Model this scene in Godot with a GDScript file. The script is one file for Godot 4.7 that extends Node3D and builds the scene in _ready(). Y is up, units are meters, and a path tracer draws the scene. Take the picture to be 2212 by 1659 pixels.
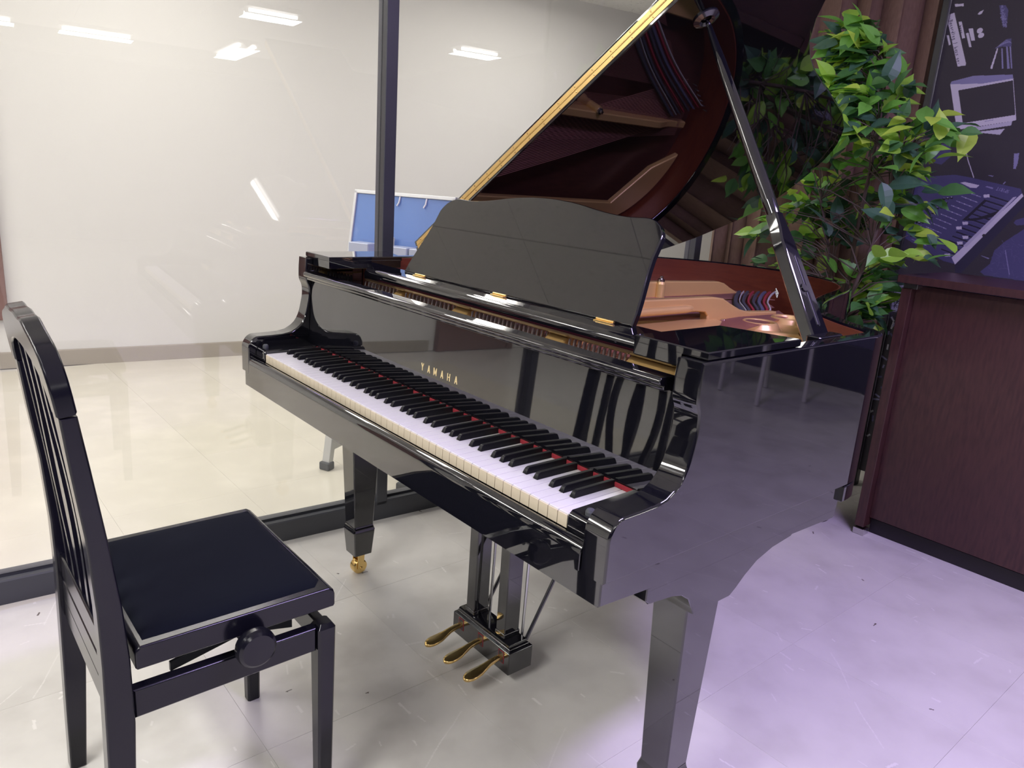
extends Node3D
# A grand piano with a chair in a shop corner: glass partition on the left, curtain, plant, backdrop and counter behind.
# World: x to the treble side, y up, z towards the player; metres; floor at y = 0.

class Shape:
	var v := PackedVector3Array()
	var n := PackedVector3Array()
	var uv := PackedVector2Array()
	func tri(a: Vector3, b: Vector3, c: Vector3, na: Vector3, nb: Vector3, nc: Vector3, ua := Vector2.ZERO, ub := Vector2.ZERO, uc := Vector2.ZERO) -> void:
		if (b - a).cross(c - a).dot(na + nb + nc) > 0.0:
			v.append_array([a, c, b]); n.append_array([na, nc, nb]); uv.append_array([ua, uc, ub])
		else:
			v.append_array([a, b, c]); n.append_array([na, nb, nc]); uv.append_array([ua, ub, uc])
	func quad(a: Vector3, b: Vector3, c: Vector3, d: Vector3, na: Vector3, nb: Vector3, nc: Vector3, nd: Vector3) -> void:
		tri(a, b, c, na, nb, nc); tri(a, c, d, na, nc, nd)
	func flat(a: Vector3, b: Vector3, c: Vector3, d: Vector3, out: Vector3) -> void:
		var m := (b - a).cross(c - a)
		if m.length() < 1e-12: m = (c - a).cross(d - a)
		m = m.normalized()
		if m.dot(out) < 0.0: m = -m
		quad(a, b, c, d, m, m, m, m)
	func mesh() -> ArrayMesh:
		var arr := []
		arr.resize(Mesh.ARRAY_MAX)
		arr[Mesh.ARRAY_VERTEX] = v; arr[Mesh.ARRAY_NORMAL] = n; arr[Mesh.ARRAY_TEX_UV] = uv
		var am := ArrayMesh.new()
		am.add_surface_from_arrays(Mesh.PRIMITIVE_TRIANGLES, arr)
		return am
	# a polygon (in the plane of ex, ey) pushed along ez from d0 to d1, its rims chamfered by bev, sides smoothed below `soft` degrees
	func prism(pts: PackedVector2Array, o: Vector3, ex: Vector3, ey: Vector3, ez: Vector3, d0: float, d1: float, bev := 0.0, soft := 40.0) -> void:
		var p := pts.duplicate()
		if Geometry2D.is_polygon_clockwise(p): p.reverse()
		var k := p.size()
		var en := PackedVector2Array()
		for i in k:
			var e := (p[(i + 1) % k] - p[i]).normalized()
			en.append(Vector2(e.y, -e.x))
		var ins := PackedVector2Array()
		var n0 := PackedVector2Array()
		var n1 := PackedVector2Array()
		var lim := cos(deg_to_rad(soft))
		for i in k:
			var a := en[(i + k - 1) % k]
			var b := en[i]
			var m := (a + b)
			var mm := m.length()
			if mm < 0.05: m = b
			else: m = m / mm
			ins.append(p[i] - m * bev / maxf(0.35, m.dot(b)))
			if a.dot(b) > lim:
				# long faces keep their own normal; the bend is taken up by the short ones
				var la := p[i].distance_squared_to(p[(i + k - 1) % k])
				var lb := p[i].distance_squared_to(p[(i + 1) % k])
				m = (a * la + b * lb).normalized()
				n0.append(m); n1.append(m)
			else:
				n0.append(a); n1.append(b)
		var P := func(q: Vector2, d: float) -> Vector3: return o + ex * q.x + ey * q.y + ez * d
		var N := func(q: Vector2) -> Vector3: return (ex * q.x + ey * q.y).normalized()
		for i in k:
			var j := (i + 1) % k
			var na: Vector3 = N.call(n1[i])
			var nb: Vector3 = N.call(n0[j])
			quad(P.call(p[i], d0 + bev), P.call(p[j], d0 + bev), P.call(p[j], d1 - bev), P.call(p[i], d1 - bev), na, nb, nb, na)
			if bev > 0.0:
				quad(P.call(p[i], d1 - bev), P.call(p[j], d1 - bev), P.call(ins[j], d1), P.call(ins[i], d1), (na + ez * 0.5).normalized(), (nb + ez * 0.5).normalized(), (nb * 0.5 + ez).normalized(), (na * 0.5 + ez).normalized())
				quad(P.call(p[i], d0 + bev), P.call(p[j], d0 + bev), P.call(ins[j], d0), P.call(ins[i], d0), (na - ez * 0.5).normalized(), (nb - ez * 0.5).normalized(), (nb * 0.5 - ez).normalized(), (na * 0.5 - ez).normalized())
		var cap := ins if bev > 0.0 else p
		var idx := Geometry2D.triangulate_polygon(cap)
		if idx.is_empty(): idx = Geometry2D.triangulate_polygon(p)
		if idx.is_empty(): push_warning("a cap could not be filled")
		for t in range(0, idx.size(), 3):
			for d in [[d0, -ez], [d1, ez]]:
				tri(P.call(cap[idx[t]], d[0]), P.call(cap[idx[t + 1]], d[0]), P.call(cap[idx[t + 2]], d[0]), d[1], d[1], d[1], cap[idx[t]], cap[idx[t + 1]], cap[idx[t + 2]])
	func box(c: Vector3, s: Vector3, bev := 0.0) -> void:
		var h := s * 0.5
		var b := minf(bev, minf(h.x, minf(h.y, h.z)) * 0.9)
		var p := PackedVector2Array()
		if b > 0.0:
			p = PackedVector2Array([Vector2(h.x - b, -h.z), Vector2(h.x, -h.z + b), Vector2(h.x, h.z - b), Vector2(h.x - b, h.z), Vector2(-h.x + b, h.z), Vector2(-h.x, h.z - b), Vector2(-h.x, -h.z + b), Vector2(-h.x + b, -h.z)])
		else:
			p = PackedVector2Array([Vector2(h.x, -h.z), Vector2(h.x, h.z), Vector2(-h.x, h.z), Vector2(-h.x, -h.z)])
		prism(p, c, Vector3.RIGHT, Vector3.BACK, Vector3.UP, -h.y, h.y, b, 40.0 if b > 0.0 else 10.0)
	# four-sided tapered bar between two rectangles (centre, half sizes along ex and ey), edges chamfered
	func taper(c0: Vector3, h0: Vector2, c1: Vector3, h1: Vector2, ex: Vector3, ey: Vector3, b := 0.003) -> void:
		var ring := func(c: Vector3, h: Vector2) -> PackedVector3Array:
			var out := PackedVector3Array()
			for q in [Vector2(h.x - b, -h.y), Vector2(h.x, -h.y + b), Vector2(h.x, h.y - b), Vector2(h.x - b, h.y), Vector2(-h.x + b, h.y), Vector2(-h.x, h.y - b), Vector2(-h.x, -h.y + b), Vector2(-h.x + b, -h.y)]:
				out.append(c + ex * q.x + ey * q.y)
			return out
		loft([ring.call(c0, h0), ring.call(c1, h1)], true, true, 40.0)
	# rings of equal length joined into a skin; normals smoothed below `soft` degrees round the ring
	func loft(rings: Array, cap0 := true, cap1 := true, soft := 50.0) -> void:
		var k: int = rings[0].size()
		var R := rings.size() - 1
		var lim := cos(deg_to_rad(soft))
		var fn := []
		var fa := []
		for r in R:
			var A: PackedVector3Array = rings[r]
			var B: PackedVector3Array = rings[r + 1]
			var ca := Vector3.ZERO
			for q in A: ca += q
			for q in B: ca += q
			ca /= 2.0 * k
			var row := PackedVector3Array()
			var ar := PackedFloat32Array()
			for i in k:
				var j := (i + 1) % k
				var m := (A[j] - A[i]).cross(B[i] - A[i]) + (B[j] - B[i]).cross(B[j] - A[j])
				ar.append(m.length_squared())
				if m.length() < 1e-14: m = (A[i] - ca)
				m = m.normalized()
				if m.dot((A[i] + A[j] + B[i] + B[j]) * 0.25 - ca) < 0.0: m = -m
				row.append(m)
			fn.append(row); fa.append(ar)
		var at := func(r: int, i: int, rr: int, ii: int) -> Vector3:
			var m0: Vector3 = fn[r][i]
			var sum := Vector3.ZERO
			for a in [r, rr]:
				for b in [i, ii]:
					if a < 0 or a >= R: continue
					var q: Vector3 = fn[a][b]
					if q.dot(m0) > lim: sum += q * (fa[a][b] + 1e-16)
			return sum.normalized() if sum.length() > 0.0 else m0
		for r in R:
			var A: PackedVector3Array = rings[r]
			var B: PackedVector3Array = rings[r + 1]
			for i in k:
				var j := (i + 1) % k
				var h := (i + k - 1) % k
				quad(A[i], A[j], B[j], B[i], at.call(r, i, r - 1, h), at.call(r, i, r - 1, j), at.call(r, i, r + 1, j), at.call(r, i, r + 1, h))
		for e in [[0, 1, cap0], [rings.size() - 1, rings.size() - 2, cap1]]:
			if e[2]:
				var R0: PackedVector3Array = rings[e[0]]
				var c := Vector3.ZERO
				var c2 := Vector3.ZERO
				for i in k:
					c += R0[i] / k; c2 += rings[e[1]][i] / k
				var m := Vector3.ZERO
				for i in k: m += (R0[i] - c).cross(R0[(i + 1) % k] - c)
				m = m.normalized()
				if m.dot(c - c2) < 0.0: m = -m
				for i in k: tri(c, R0[i], R0[(i + 1) % k], m, m, m)
	func tube(path: Array, radii, seg := 10, caps := true) -> void:
		var prev := Vector3.ZERO
		var rings := []
		var norms := []
		for i in path.size():
			var d: Vector3 = (path[mini(i + 1, path.size() - 1)] - path[maxi(i - 1, 0)]).normalized()
			var u := prev - d * prev.dot(d)
			if u.length() < 1e-4:
				u = d.cross(Vector3.UP if absf(d.y) < 0.9 else Vector3.RIGHT)
			u = u.normalized()
			prev = u
			var w := d.cross(u)
			var r: float = radii[i] if radii is Array else radii
			var ring := PackedVector3Array()
			var nr := PackedVector3Array()
			for s in seg:
				var a := TAU * s / seg
				var q := u * cos(a) + w * sin(a)
				ring.append(path[i] + q * r); nr.append(q)
			rings.append(ring); norms.append(nr)
		for i in path.size() - 1:
			for s in seg:
				var t := (s + 1) % seg
				quad(rings[i][s], rings[i][t], rings[i + 1][t], rings[i + 1][s], norms[i][s], norms[i][t], norms[i + 1][t], norms[i + 1][s])
		if caps:
			for e in [[0, path[0] - path[1]], [path.size() - 1, path[-1] - path[-2]]]:
				var m: Vector3 = e[1].normalized()
				for s in seg: tri(path[e[0]], rings[e[0]][s], rings[e[0]][(s + 1) % seg], m, m, m)
	# profile of (radius, height) turned about the axis through o
	func lathe(prof: Array, o: Vector3, axis := Vector3.UP, seg := 24) -> void:
		var u := axis.cross(Vector3.RIGHT if absf(axis.x) < 0.9 else Vector3.UP).normalized()
		var w := axis.cross(u)
		for i in prof.size() - 1:
			var a: Vector2 = prof[i]
			var b: Vector2 = prof[i + 1]
			var t := (b - a)
			if t.length() < 1e-7: continue
			var pn := Vector2(t.y, -t.x).normalized()
			for s in seg:
				var q0 := u * cos(TAU * s / seg) + w * sin(TAU * s / seg)
				var q1 := u * cos(TAU * (s + 1) / seg) + w * sin(TAU * (s + 1) / seg)
				var m0 := q0 * pn.x + axis * pn.y
				var m1 := q1 * pn.x + axis * pn.y
				quad(o + q0 * a.x + axis * a.y, o + q1 * a.x + axis * a.y, o + q1 * b.x + axis * b.y, o + q0 * b.x + axis * b.y, m0, m1, m1, m0)

var M := {}
var names := {}
var rng := RandomNumberGenerator.new()

func numbered(called: String) -> String:
	names[called] = names.get(called, -1) + 1
	return called if names[called] == 0 else "%s_%03d" % [called, names[called]]
func put(called: String, mesh: Mesh, mat: Material, parent: Node3D = null) -> MeshInstance3D:
	var o := MeshInstance3D.new()
	o.name = called if parent else numbered(called)
	o.mesh = mesh
	o.material_override = mat
	(parent if parent else self).add_child(o, true)
	return o
func obj(called: String, s: Shape, mat: Material, parent: Node3D = null) -> MeshInstance3D:
	return put(called, s.mesh(), mat, parent)
func tag(o: Node3D, label: String, category: String, group := "") -> Node3D:
	o.set_meta("label", label); o.set_meta("category", category)
	if group: o.set_meta("group", group)
	return o
func thing(called: String, label: String, category: String, at := Vector3.ZERO, turn := 0.0, group := "") -> Node3D:
	var o := Node3D.new()
	o.name = numbered(called); add_child(o, true)
	o.position = at; o.rotation.y = turn
	return tag(o, label, category, group)
func struct(called: String, s: Shape, mat: Material, label: String) -> MeshInstance3D:
	var o := obj(called, s, mat)
	o.set_meta("kind", "structure"); o.set_meta("label", label)
	return o
func lin(r: float, g: float, b: float) -> Color: return Color(r, g, b).linear_to_srgb()
func mat(called: String, c: Color, rough := 0.5, metal := 0.0, spec := 0.5) -> StandardMaterial3D:
	var m := StandardMaterial3D.new()
	m.resource_name = called; m.albedo_color = c; m.roughness = rough; m.metallic = metal; m.metallic_specular = spec
	M[called] = m
	return m
func noise_tex(size: int, freq: float, ramp: Array, seed_: int, sx := 1.0, oct := 4) -> ImageTexture:
	var f := FastNoiseLite.new()
	f.seed = seed_; f.frequency = freq; f.fractal_octaves = oct; f.noise_type = FastNoiseLite.TYPE_SIMPLEX
	var im := Image.create(size, size, false, Image.FORMAT_RGB8)
	var g := Gradient.new()
	g.offsets = PackedFloat32Array(ramp.map(func(x): return x[0])); g.colors = PackedColorArray(ramp.map(func(x): return x[1]))
	for y in size:
		for x in size:
			# blend two samples so that the tile repeats without a seam along x and y
			var tx := float(x) / size
			var ty := float(y) / size
			var a := f.get_noise_2d(x * sx, y)
			var b := f.get_noise_2d((x - size) * sx, y)
			var c := f.get_noise_2d(x * sx, y - size)
			var d := f.get_noise_2d((x - size) * sx, y - size)
			var val := lerpf(lerpf(a, b, tx), lerpf(c, d, tx), ty)
			im.set_pixel(x, y, g.sample(clampf(0.5 + val * 0.9, 0.0, 1.0)))
	return ImageTexture.create_from_image(im)
func fill_poly(im: Image, pts: Array, c: Color) -> void:
	var lo := 1e9
	var hi := -1e9
	for p in pts: lo = minf(lo, p.y); hi = maxf(hi, p.y)
	for y in range(maxi(0, int(floor(lo))), mini(im.get_height(), int(ceil(hi)) + 1)):
		var xs := []
		for i in pts.size():
			var a: Vector2 = pts[i]
			var b: Vector2 = pts[(i + 1) % pts.size()]
			if (a.y <= y + 0.5) != (b.y <= y + 0.5):
				xs.append(a.x + (y + 0.5 - a.y) / (b.y - a.y) * (b.x - a.x))
		xs.sort()
		for i in range(0, xs.size() - 1, 2):
			var x0 := int(round(xs[i]))
			im.fill_rect(Rect2i(x0, y, maxi(1, int(round(xs[i + 1])) - x0), 1), c)
func stroke(im: Image, a: Vector2, b: Vector2, w: float, c: Color) -> void:
	var d := (b - a).normalized() * w * 0.5
	var q := Vector2(-d.y, d.x)
	fill_poly(im, [a - d + q, b + d + q, b + d - q, a - d - q], c)

func area(parent: Node3D, at: Vector3, size: Vector2, c: Color, e: float, aim := Vector3.DOWN) -> void:
	var l := AreaLight3D.new()
	l.name = "area_light"
	l.area_size = size; l.area_normalize_energy = true; l.light_color = c; l.light_energy = e
	l.shadow_enabled = true; l.area_range = 14.0; l.area_attenuation = 2.0
	parent.add_child(l, true)
	l.position = at
	l.basis = Basis.looking_at(aim, Vector3.RIGHT if absf(aim.x) < 0.9 else Vector3.BACK)

# a ceiling fitting: a shallow white tray with two tubes, long side along z (or x), and an area light just below
func ceiling_light(label: String, at: Vector3, length: float, along_x: bool, c: Color, e: float, glow: float, group: String) -> void:
	var t := thing("ceiling_light", label, "ceiling light", at, PI / 2 if along_x else 0.0, group)
	var s := Shape.new()
	s.box(Vector3(0, -0.02, 0), Vector3(0.3, 0.04, length), 0.004)
	s.prism(PackedVector2Array([Vector2(-0.05, -0.04), Vector2(0.05, -0.04), Vector2(0.012, -0.075), Vector2(-0.012, -0.075)]), Vector3.ZERO, Vector3.RIGHT, Vector3.UP, Vector3.BACK, -length / 2 + 0.02, length / 2 - 0.02)
	obj("tray", s, M.white_metal, t)
	var gm := StandardMaterial3D.new()
	gm.resource_name = "lamp_glow"; gm.albedo_color = c; gm.emission_enabled = true; gm.emission = c; gm.emission_energy_multiplier = glow
	for sx in [-1, 1]:
		var q := Shape.new()
		q.tube([Vector3(sx * 0.09, -0.065, -length / 2 + 0.03), Vector3(sx * 0.09, -0.065, length / 2 - 0.03)], 0.016, 10)
		obj("tube", q, gm, t)
	area(t, Vector3(0, -0.1, 0), Vector2(length, 0.28) if true else Vector2.ONE, c, e)

func materials() -> void:
	# black polished polyester: near-black base under a clear gloss coat
	var bk := mat("piano_black", lin(0.005, 0.005, 0.0075), 0.03, 0.0, 0.58)
	bk.clearcoat_enabled = true; bk.clearcoat = 0.75; bk.clearcoat_roughness = 0.015
	var bs := mat("black_satin", lin(0.02, 0.02, 0.024), 0.16, 0.0, 0.9)
	bs.clearcoat_enabled = true; bs.clearcoat = 0.8; bs.clearcoat_roughness = 0.1
	mat("chair_black", lin(0.006, 0.006, 0.010), 0.17, 0.0, 0.42)
	M.chair_black.clearcoat_enabled = true; M.chair_black.clearcoat = 0.08; M.chair_black.clearcoat_roughness = 0.12
	mat("brass", lin(0.78, 0.55, 0.22), 0.22, 1.0)
	mat("hinge_brass", lin(0.82, 0.58, 0.24), 0.34, 1.0)
	mat("pale_gold", lin(0.92, 0.74, 0.4), 0.35, 0.1)
	mat("steel", lin(0.6, 0.6, 0.62), 0.25, 1.0)
	mat("white_metal", lin(0.8, 0.8, 0.8), 0.4)
	var pg := mat("plate_gold", lin(0.68, 0.44, 0.17), 0.36, 0.35, 0.6)
	pg.clearcoat_enabled = true; pg.clearcoat = 0.4; pg.clearcoat_roughness = 0.25
	mat("key_white", lin(0.67, 0.665, 0.665), 0.18, 0.0, 0.5)
	mat("key_front", lin(0.64, 0.56, 0.42), 0.3)
	mat("key_black", lin(0.008, 0.008, 0.010), 0.34, 0.0, 0.35)
	mat("red_felt", lin(0.24, 0.012, 0.022), 0.9)
	mat("grey_felt", lin(0.036, 0.036, 0.046), 0.95)
	mat("blue_felt", lin(0.07, 0.07, 0.115), 0.95)
	mat("white_felt", lin(0.38, 0.37, 0.36), 0.9)
	mat("dark_wood", lin(0.03, 0.012, 0.012), 0.5)
	var ve := mat("velvet", lin(0.006, 0.0075, 0.012), 0.95, 0.0, 0.2)
	ve.rim_enabled = true; ve.rim = 0.6; ve.rim_tint = 0.85
	mat("frame_grey", lin(0.045, 0.047, 0.055), 0.42, 0.0, 0.5)
	mat("frame_dark", lin(0.012, 0.012, 0.016), 0.35, 0.0, 0.5)
	var gl := mat("glass", Color(1, 1, 1, 0.03), 0.0)
	gl.transparency = BaseMaterial3D.TRANSPARENCY_ALPHA
	mat("wall_cream", lin(0.655, 0.648, 0.618), 0.85)
	mat("wall_white", lin(0.78, 0.77, 0.74), 0.85)
	mat("baseboard_tan", lin(0.33, 0.295, 0.235), 0.6)
	mat("brown_door", lin(0.15, 0.062, 0.04), 0.5)
	mat("board_blue", lin(0.1, 0.215, 0.52), 0.4)
	mat("alu", lin(0.55, 0.56, 0.56), 0.4, 0.5)
	mat("clear_bin", lin(0.42, 0.46, 0.56), 0.3)
	mat("rubber", lin(0.05, 0.055, 0.06), 0.7)
	mat("chrome", lin(0.62, 0.61, 0.62), 0.2, 1.0)
	mat("counter_kick", lin(0.012, 0.009, 0.012), 0.6)
	mat("navy_wall", lin(0.05, 0.045, 0.085), 0.8)
	mat("pale_tube", lin(0.55, 0.53, 0.52), 0.4)
	mat("pot", lin(0.04, 0.032, 0.03), 0.7)
	mat("moss", lin(0.03, 0.035, 0.015), 0.95)
	mat("bark", lin(0.075, 0.05, 0.04), 0.85)
	mat("twig", lin(0.1, 0.075, 0.06), 0.8)
	for k in 5:
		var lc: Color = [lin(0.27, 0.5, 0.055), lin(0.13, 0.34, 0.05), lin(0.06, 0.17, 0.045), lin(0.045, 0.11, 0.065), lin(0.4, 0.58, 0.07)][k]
		var lm := mat("leaf_%d" % k, lc, 0.42, 0.0, 0.5)
		lm.backlight_enabled = true; lm.backlight = lc * 0.9
		lm.cull_mode = BaseMaterial3D.CULL_DISABLED
	var cu := mat("curtain", lin(0.18, 0.105, 0.075), 0.7)
	cu.rim_enabled = true; cu.rim = 0.25
	cu.albedo_texture = noise_tex(128, 0.05, [[0.0, Color(0.86, 0.84, 0.84)], [1.0, Color(1, 1, 1)]], 5, 6.0, 2)
	cu.uv1_triplanar = true; cu.uv1_scale = Vector3(3, 3, 3)
	var woods := {"mahogany": [lin(0.165, 0.042, 0.02), lin(0.105, 0.024, 0.014), 0.3], "counter_wood": [lin(0.062, 0.024, 0.022), lin(0.036, 0.013, 0.014), 0.36], "soundboard": [lin(0.09, 0.035, 0.022), lin(0.06, 0.024, 0.016), 0.4]}
	for w in woods:
		var m := mat(w, Color.WHITE, woods[w][2], 0.0, 0.5)
		# grain runs along the second texture axis for upright panels, along the first for the rim
		var im: Image = noise_tex(256, 0.02, [[0.0, woods[w][1]], [0.5, woods[w][0].lerp(woods[w][1], 0.4)], [1.0, woods[w][0]]], 11, 7.0, 4).get_image()
		if w == "mahogany": im.rotate_90(CLOCKWISE)
		m.albedo_texture = ImageTexture.create_from_image(im)
		m.uv1_triplanar = true; m.uv1_scale = Vector3(1.6, 1.6, 1.6)
	# vinyl floor: a soft mottle, with pale scuffs and a few dark nicks (wear that stays put when the lamps move)
	rng.seed = 77
	for k in 2:
		var im: Image = noise_tex(1024, 0.008, [[0.0, Color(0.90, 0.897, 0.89).lerp(Color(0.95, 0.95, 0.945), 0.7 * k)], [0.5, Color(0.945, 0.945, 0.94)], [1.0, Color(0.97, 0.97, 0.965)]], 21 + k, 1.0, 5).get_image()
		if k == 0:
			for i in 230:
				var a := Vector2(rng.randf() * 1024, rng.randf() * 1024)
				var ang := rng.randfn(0.1, 0.35) + (PI / 2 if rng.randf() < 0.15 else 0.0)
				var len := 3.0 + absf(rng.randfn(0, 9.0))
				stroke(im, a, a + Vector2(cos(ang), sin(ang)) * len, 1.0 + rng.randf() * 2.2, Color(1, 1, 1))
			for i in 14:
				var a := Vector2(rng.randf() * 1024, rng.randf() * 1024)
				var ang := rng.randfn(0.5, 0.5)
				for j in 7:
					var b := a + Vector2(cos(ang), sin(ang)) * 24.0
					if rng.randf() < 0.75: stroke(im, a, b, 1.2, Color(0.99, 0.99, 0.99))
					a = b; ang += rng.randfn(0, 0.06)
			for i in 26:
				var a := Vector2(rng.randf() * 1024, rng.randf() * 1024)
				stroke(im, a, a + Vector2(rng.randfn(0, 5), rng.randfn(0, 3)), 1.6, Color(0.4, 0.37, 0.36))
		var tx := ImageTexture.create_from_image(im)
		for j in 3:
			var base: Color = [[lin(0.69, 0.67, 0.64), lin(0.675, 0.655, 0.625), lin(0.705, 0.685, 0.655)], [lin(0.71, 0.675, 0.58), lin(0.70, 0.665, 0.565), lin(0.72, 0.685, 0.59)]][k][j]
			var m := mat(["floor_tile_%d", "room_tile_%d"][k] % j, base, 0.27 if k == 0 else 0.22, 0.0, 0.5)
			m.albedo_texture = tx
			m.uv1_triplanar = true; m.uv1_world_triplanar = true; m.uv1_scale = Vector3(0.42, 0.42, 0.42)
			m.roughness_texture = null
	# mineral fibre ceiling tile with short fissures
	var ci := Image.create(512, 512, false, Image.FORMAT_RGB8)
	ci.fill(Color(0.95, 0.95, 0.94))
	for i in 620:
		var a := Vector2(rng.randf() * 512, rng.randf() * 512)
		stroke(ci, a, a + Vector2(2.0 + absf(rng.randfn(0, 6)), rng.randfn(0, 1.2)), 1.0 + rng.randf() * 1.2, Color(0.62, 0.62, 0.61).lerp(Color(0.9, 0.9, 0.9), rng.randf()))
	var cm := mat("ceiling_tile", lin(0.86, 0.855, 0.83), 0.9)
	cm.albedo_texture = ImageTexture.create_from_image(ci)
	cm.uv1_triplanar = true; cm.uv1_world_triplanar = true; cm.uv1_scale = Vector3(0.95, 0.95, 0.95)
	mat("ceiling_grid", lin(0.3, 0.3, 0.29), 0.8)

func _ready() -> void:
	var cam := Camera3D.new()
	cam.name = "camera"
	cam.fov = 54.306; cam.near = 0.05; cam.far = 60.0
	add_child(cam, true)
	cam.position = Vector3(1.38321, 1.27339, 0.80298)
	cam.rotation = Vector3(deg_to_rad(-14.8922), deg_to_rad(49.3016), deg_to_rad(3.9458))
	cam.current = true
	var we := WorldEnvironment.new()
	we.name = "world_environment"
	var env := Environment.new()
	env.background_mode = Environment.BG_COLOR
	env.background_color = Color(0.0, 0.0, 0.0)
	env.tonemap_mode = Environment.TONE_MAPPER_LINEAR
	env.tonemap_exposure = 1.0
	env.sdfgi_enabled = true; env.ssao_enabled = true; env.ssil_enabled = true
	we.environment = env
	add_child(we, true)
	materials()
	var warm := lin(1.0, 0.965, 0.90)
	var cool := lin(1.0, 0.98, 0.96)
	var violet := lin(0.60, 0.46, 1.0)
	for k in 6:
		var z: float = [-0.3, -2.8, 3.0][k % 3]
		var place: String = ["level with the keyboard", "towards its far end", "towards its front end"][k % 3]
		ceiling_light("tube lamp over the cream room, %s, %s" % [["nearer the glass", "nearer the long wall"][k / 3], place], Vector3([-2.0, -1.8, -1.9, -2.9, -2.5, -2.9][k], 2.7, z), 1.25, false, warm, [2.0, 1.7, 4.6, 1.3, 1.0, 3.6][k], 8.0, "lamps over the cream room")
	ceiling_light("violet twin tube lamp over the purple floor beside the piano", Vector3(1.75, 2.7, -0.75), 1.25, false, violet, 9.0, 5.0, "")
	ceiling_light("white twin tube lamp over the shop floor behind the player's left", Vector3(-0.3, 2.7, 2.6), 1.25, true, cool, 0.7, 8.0, "")
	ceiling_light("white twin tube lamp over the shop floor behind the camera", Vector3(0.85, 2.7, 2.2), 1.25, true, cool, 6.4, 8.0, "")
	ceiling_light("white twin tube lamp near the rear shop wall", Vector3(0.9, 2.7, 4.3), 1.25, true, cool, 6.0, 8.0, "")
	for k in 6:
		var q: Array = [[4.2, -1.63, 0.5, false], [7.15, -0.45, 0.75, false], [4.25, -3.85, 0.5, false], [6.9, -1.95, 1.2, true], [7.15, 0.75, 0.8, false], [4.4, 1.6, 1.2, false]][k]
		ceiling_light("shop lamp mirrored in the glass, " + ["the short bright streak left of the black mullion", "the long streak towards the upper left corner", "the streak right of the black mullion", "the slanting streak below the bright one", "the streak cut by the left edge of the picture", "hidden beyond the left edge"][k], Vector3(q[0], 2.7, q[1]), q[2], q[3], cool, [1.4, 1.6, 1.4, 1.4, 1.6, 1.6][k], 9.0, "shop ceiling lamps mirrored in the glass")
	room()
	glass_wall()
	piano()
	chair()
	counter()
	backdrop()
	curtain()
	plant()
	easel()
	back_chairs()

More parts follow.
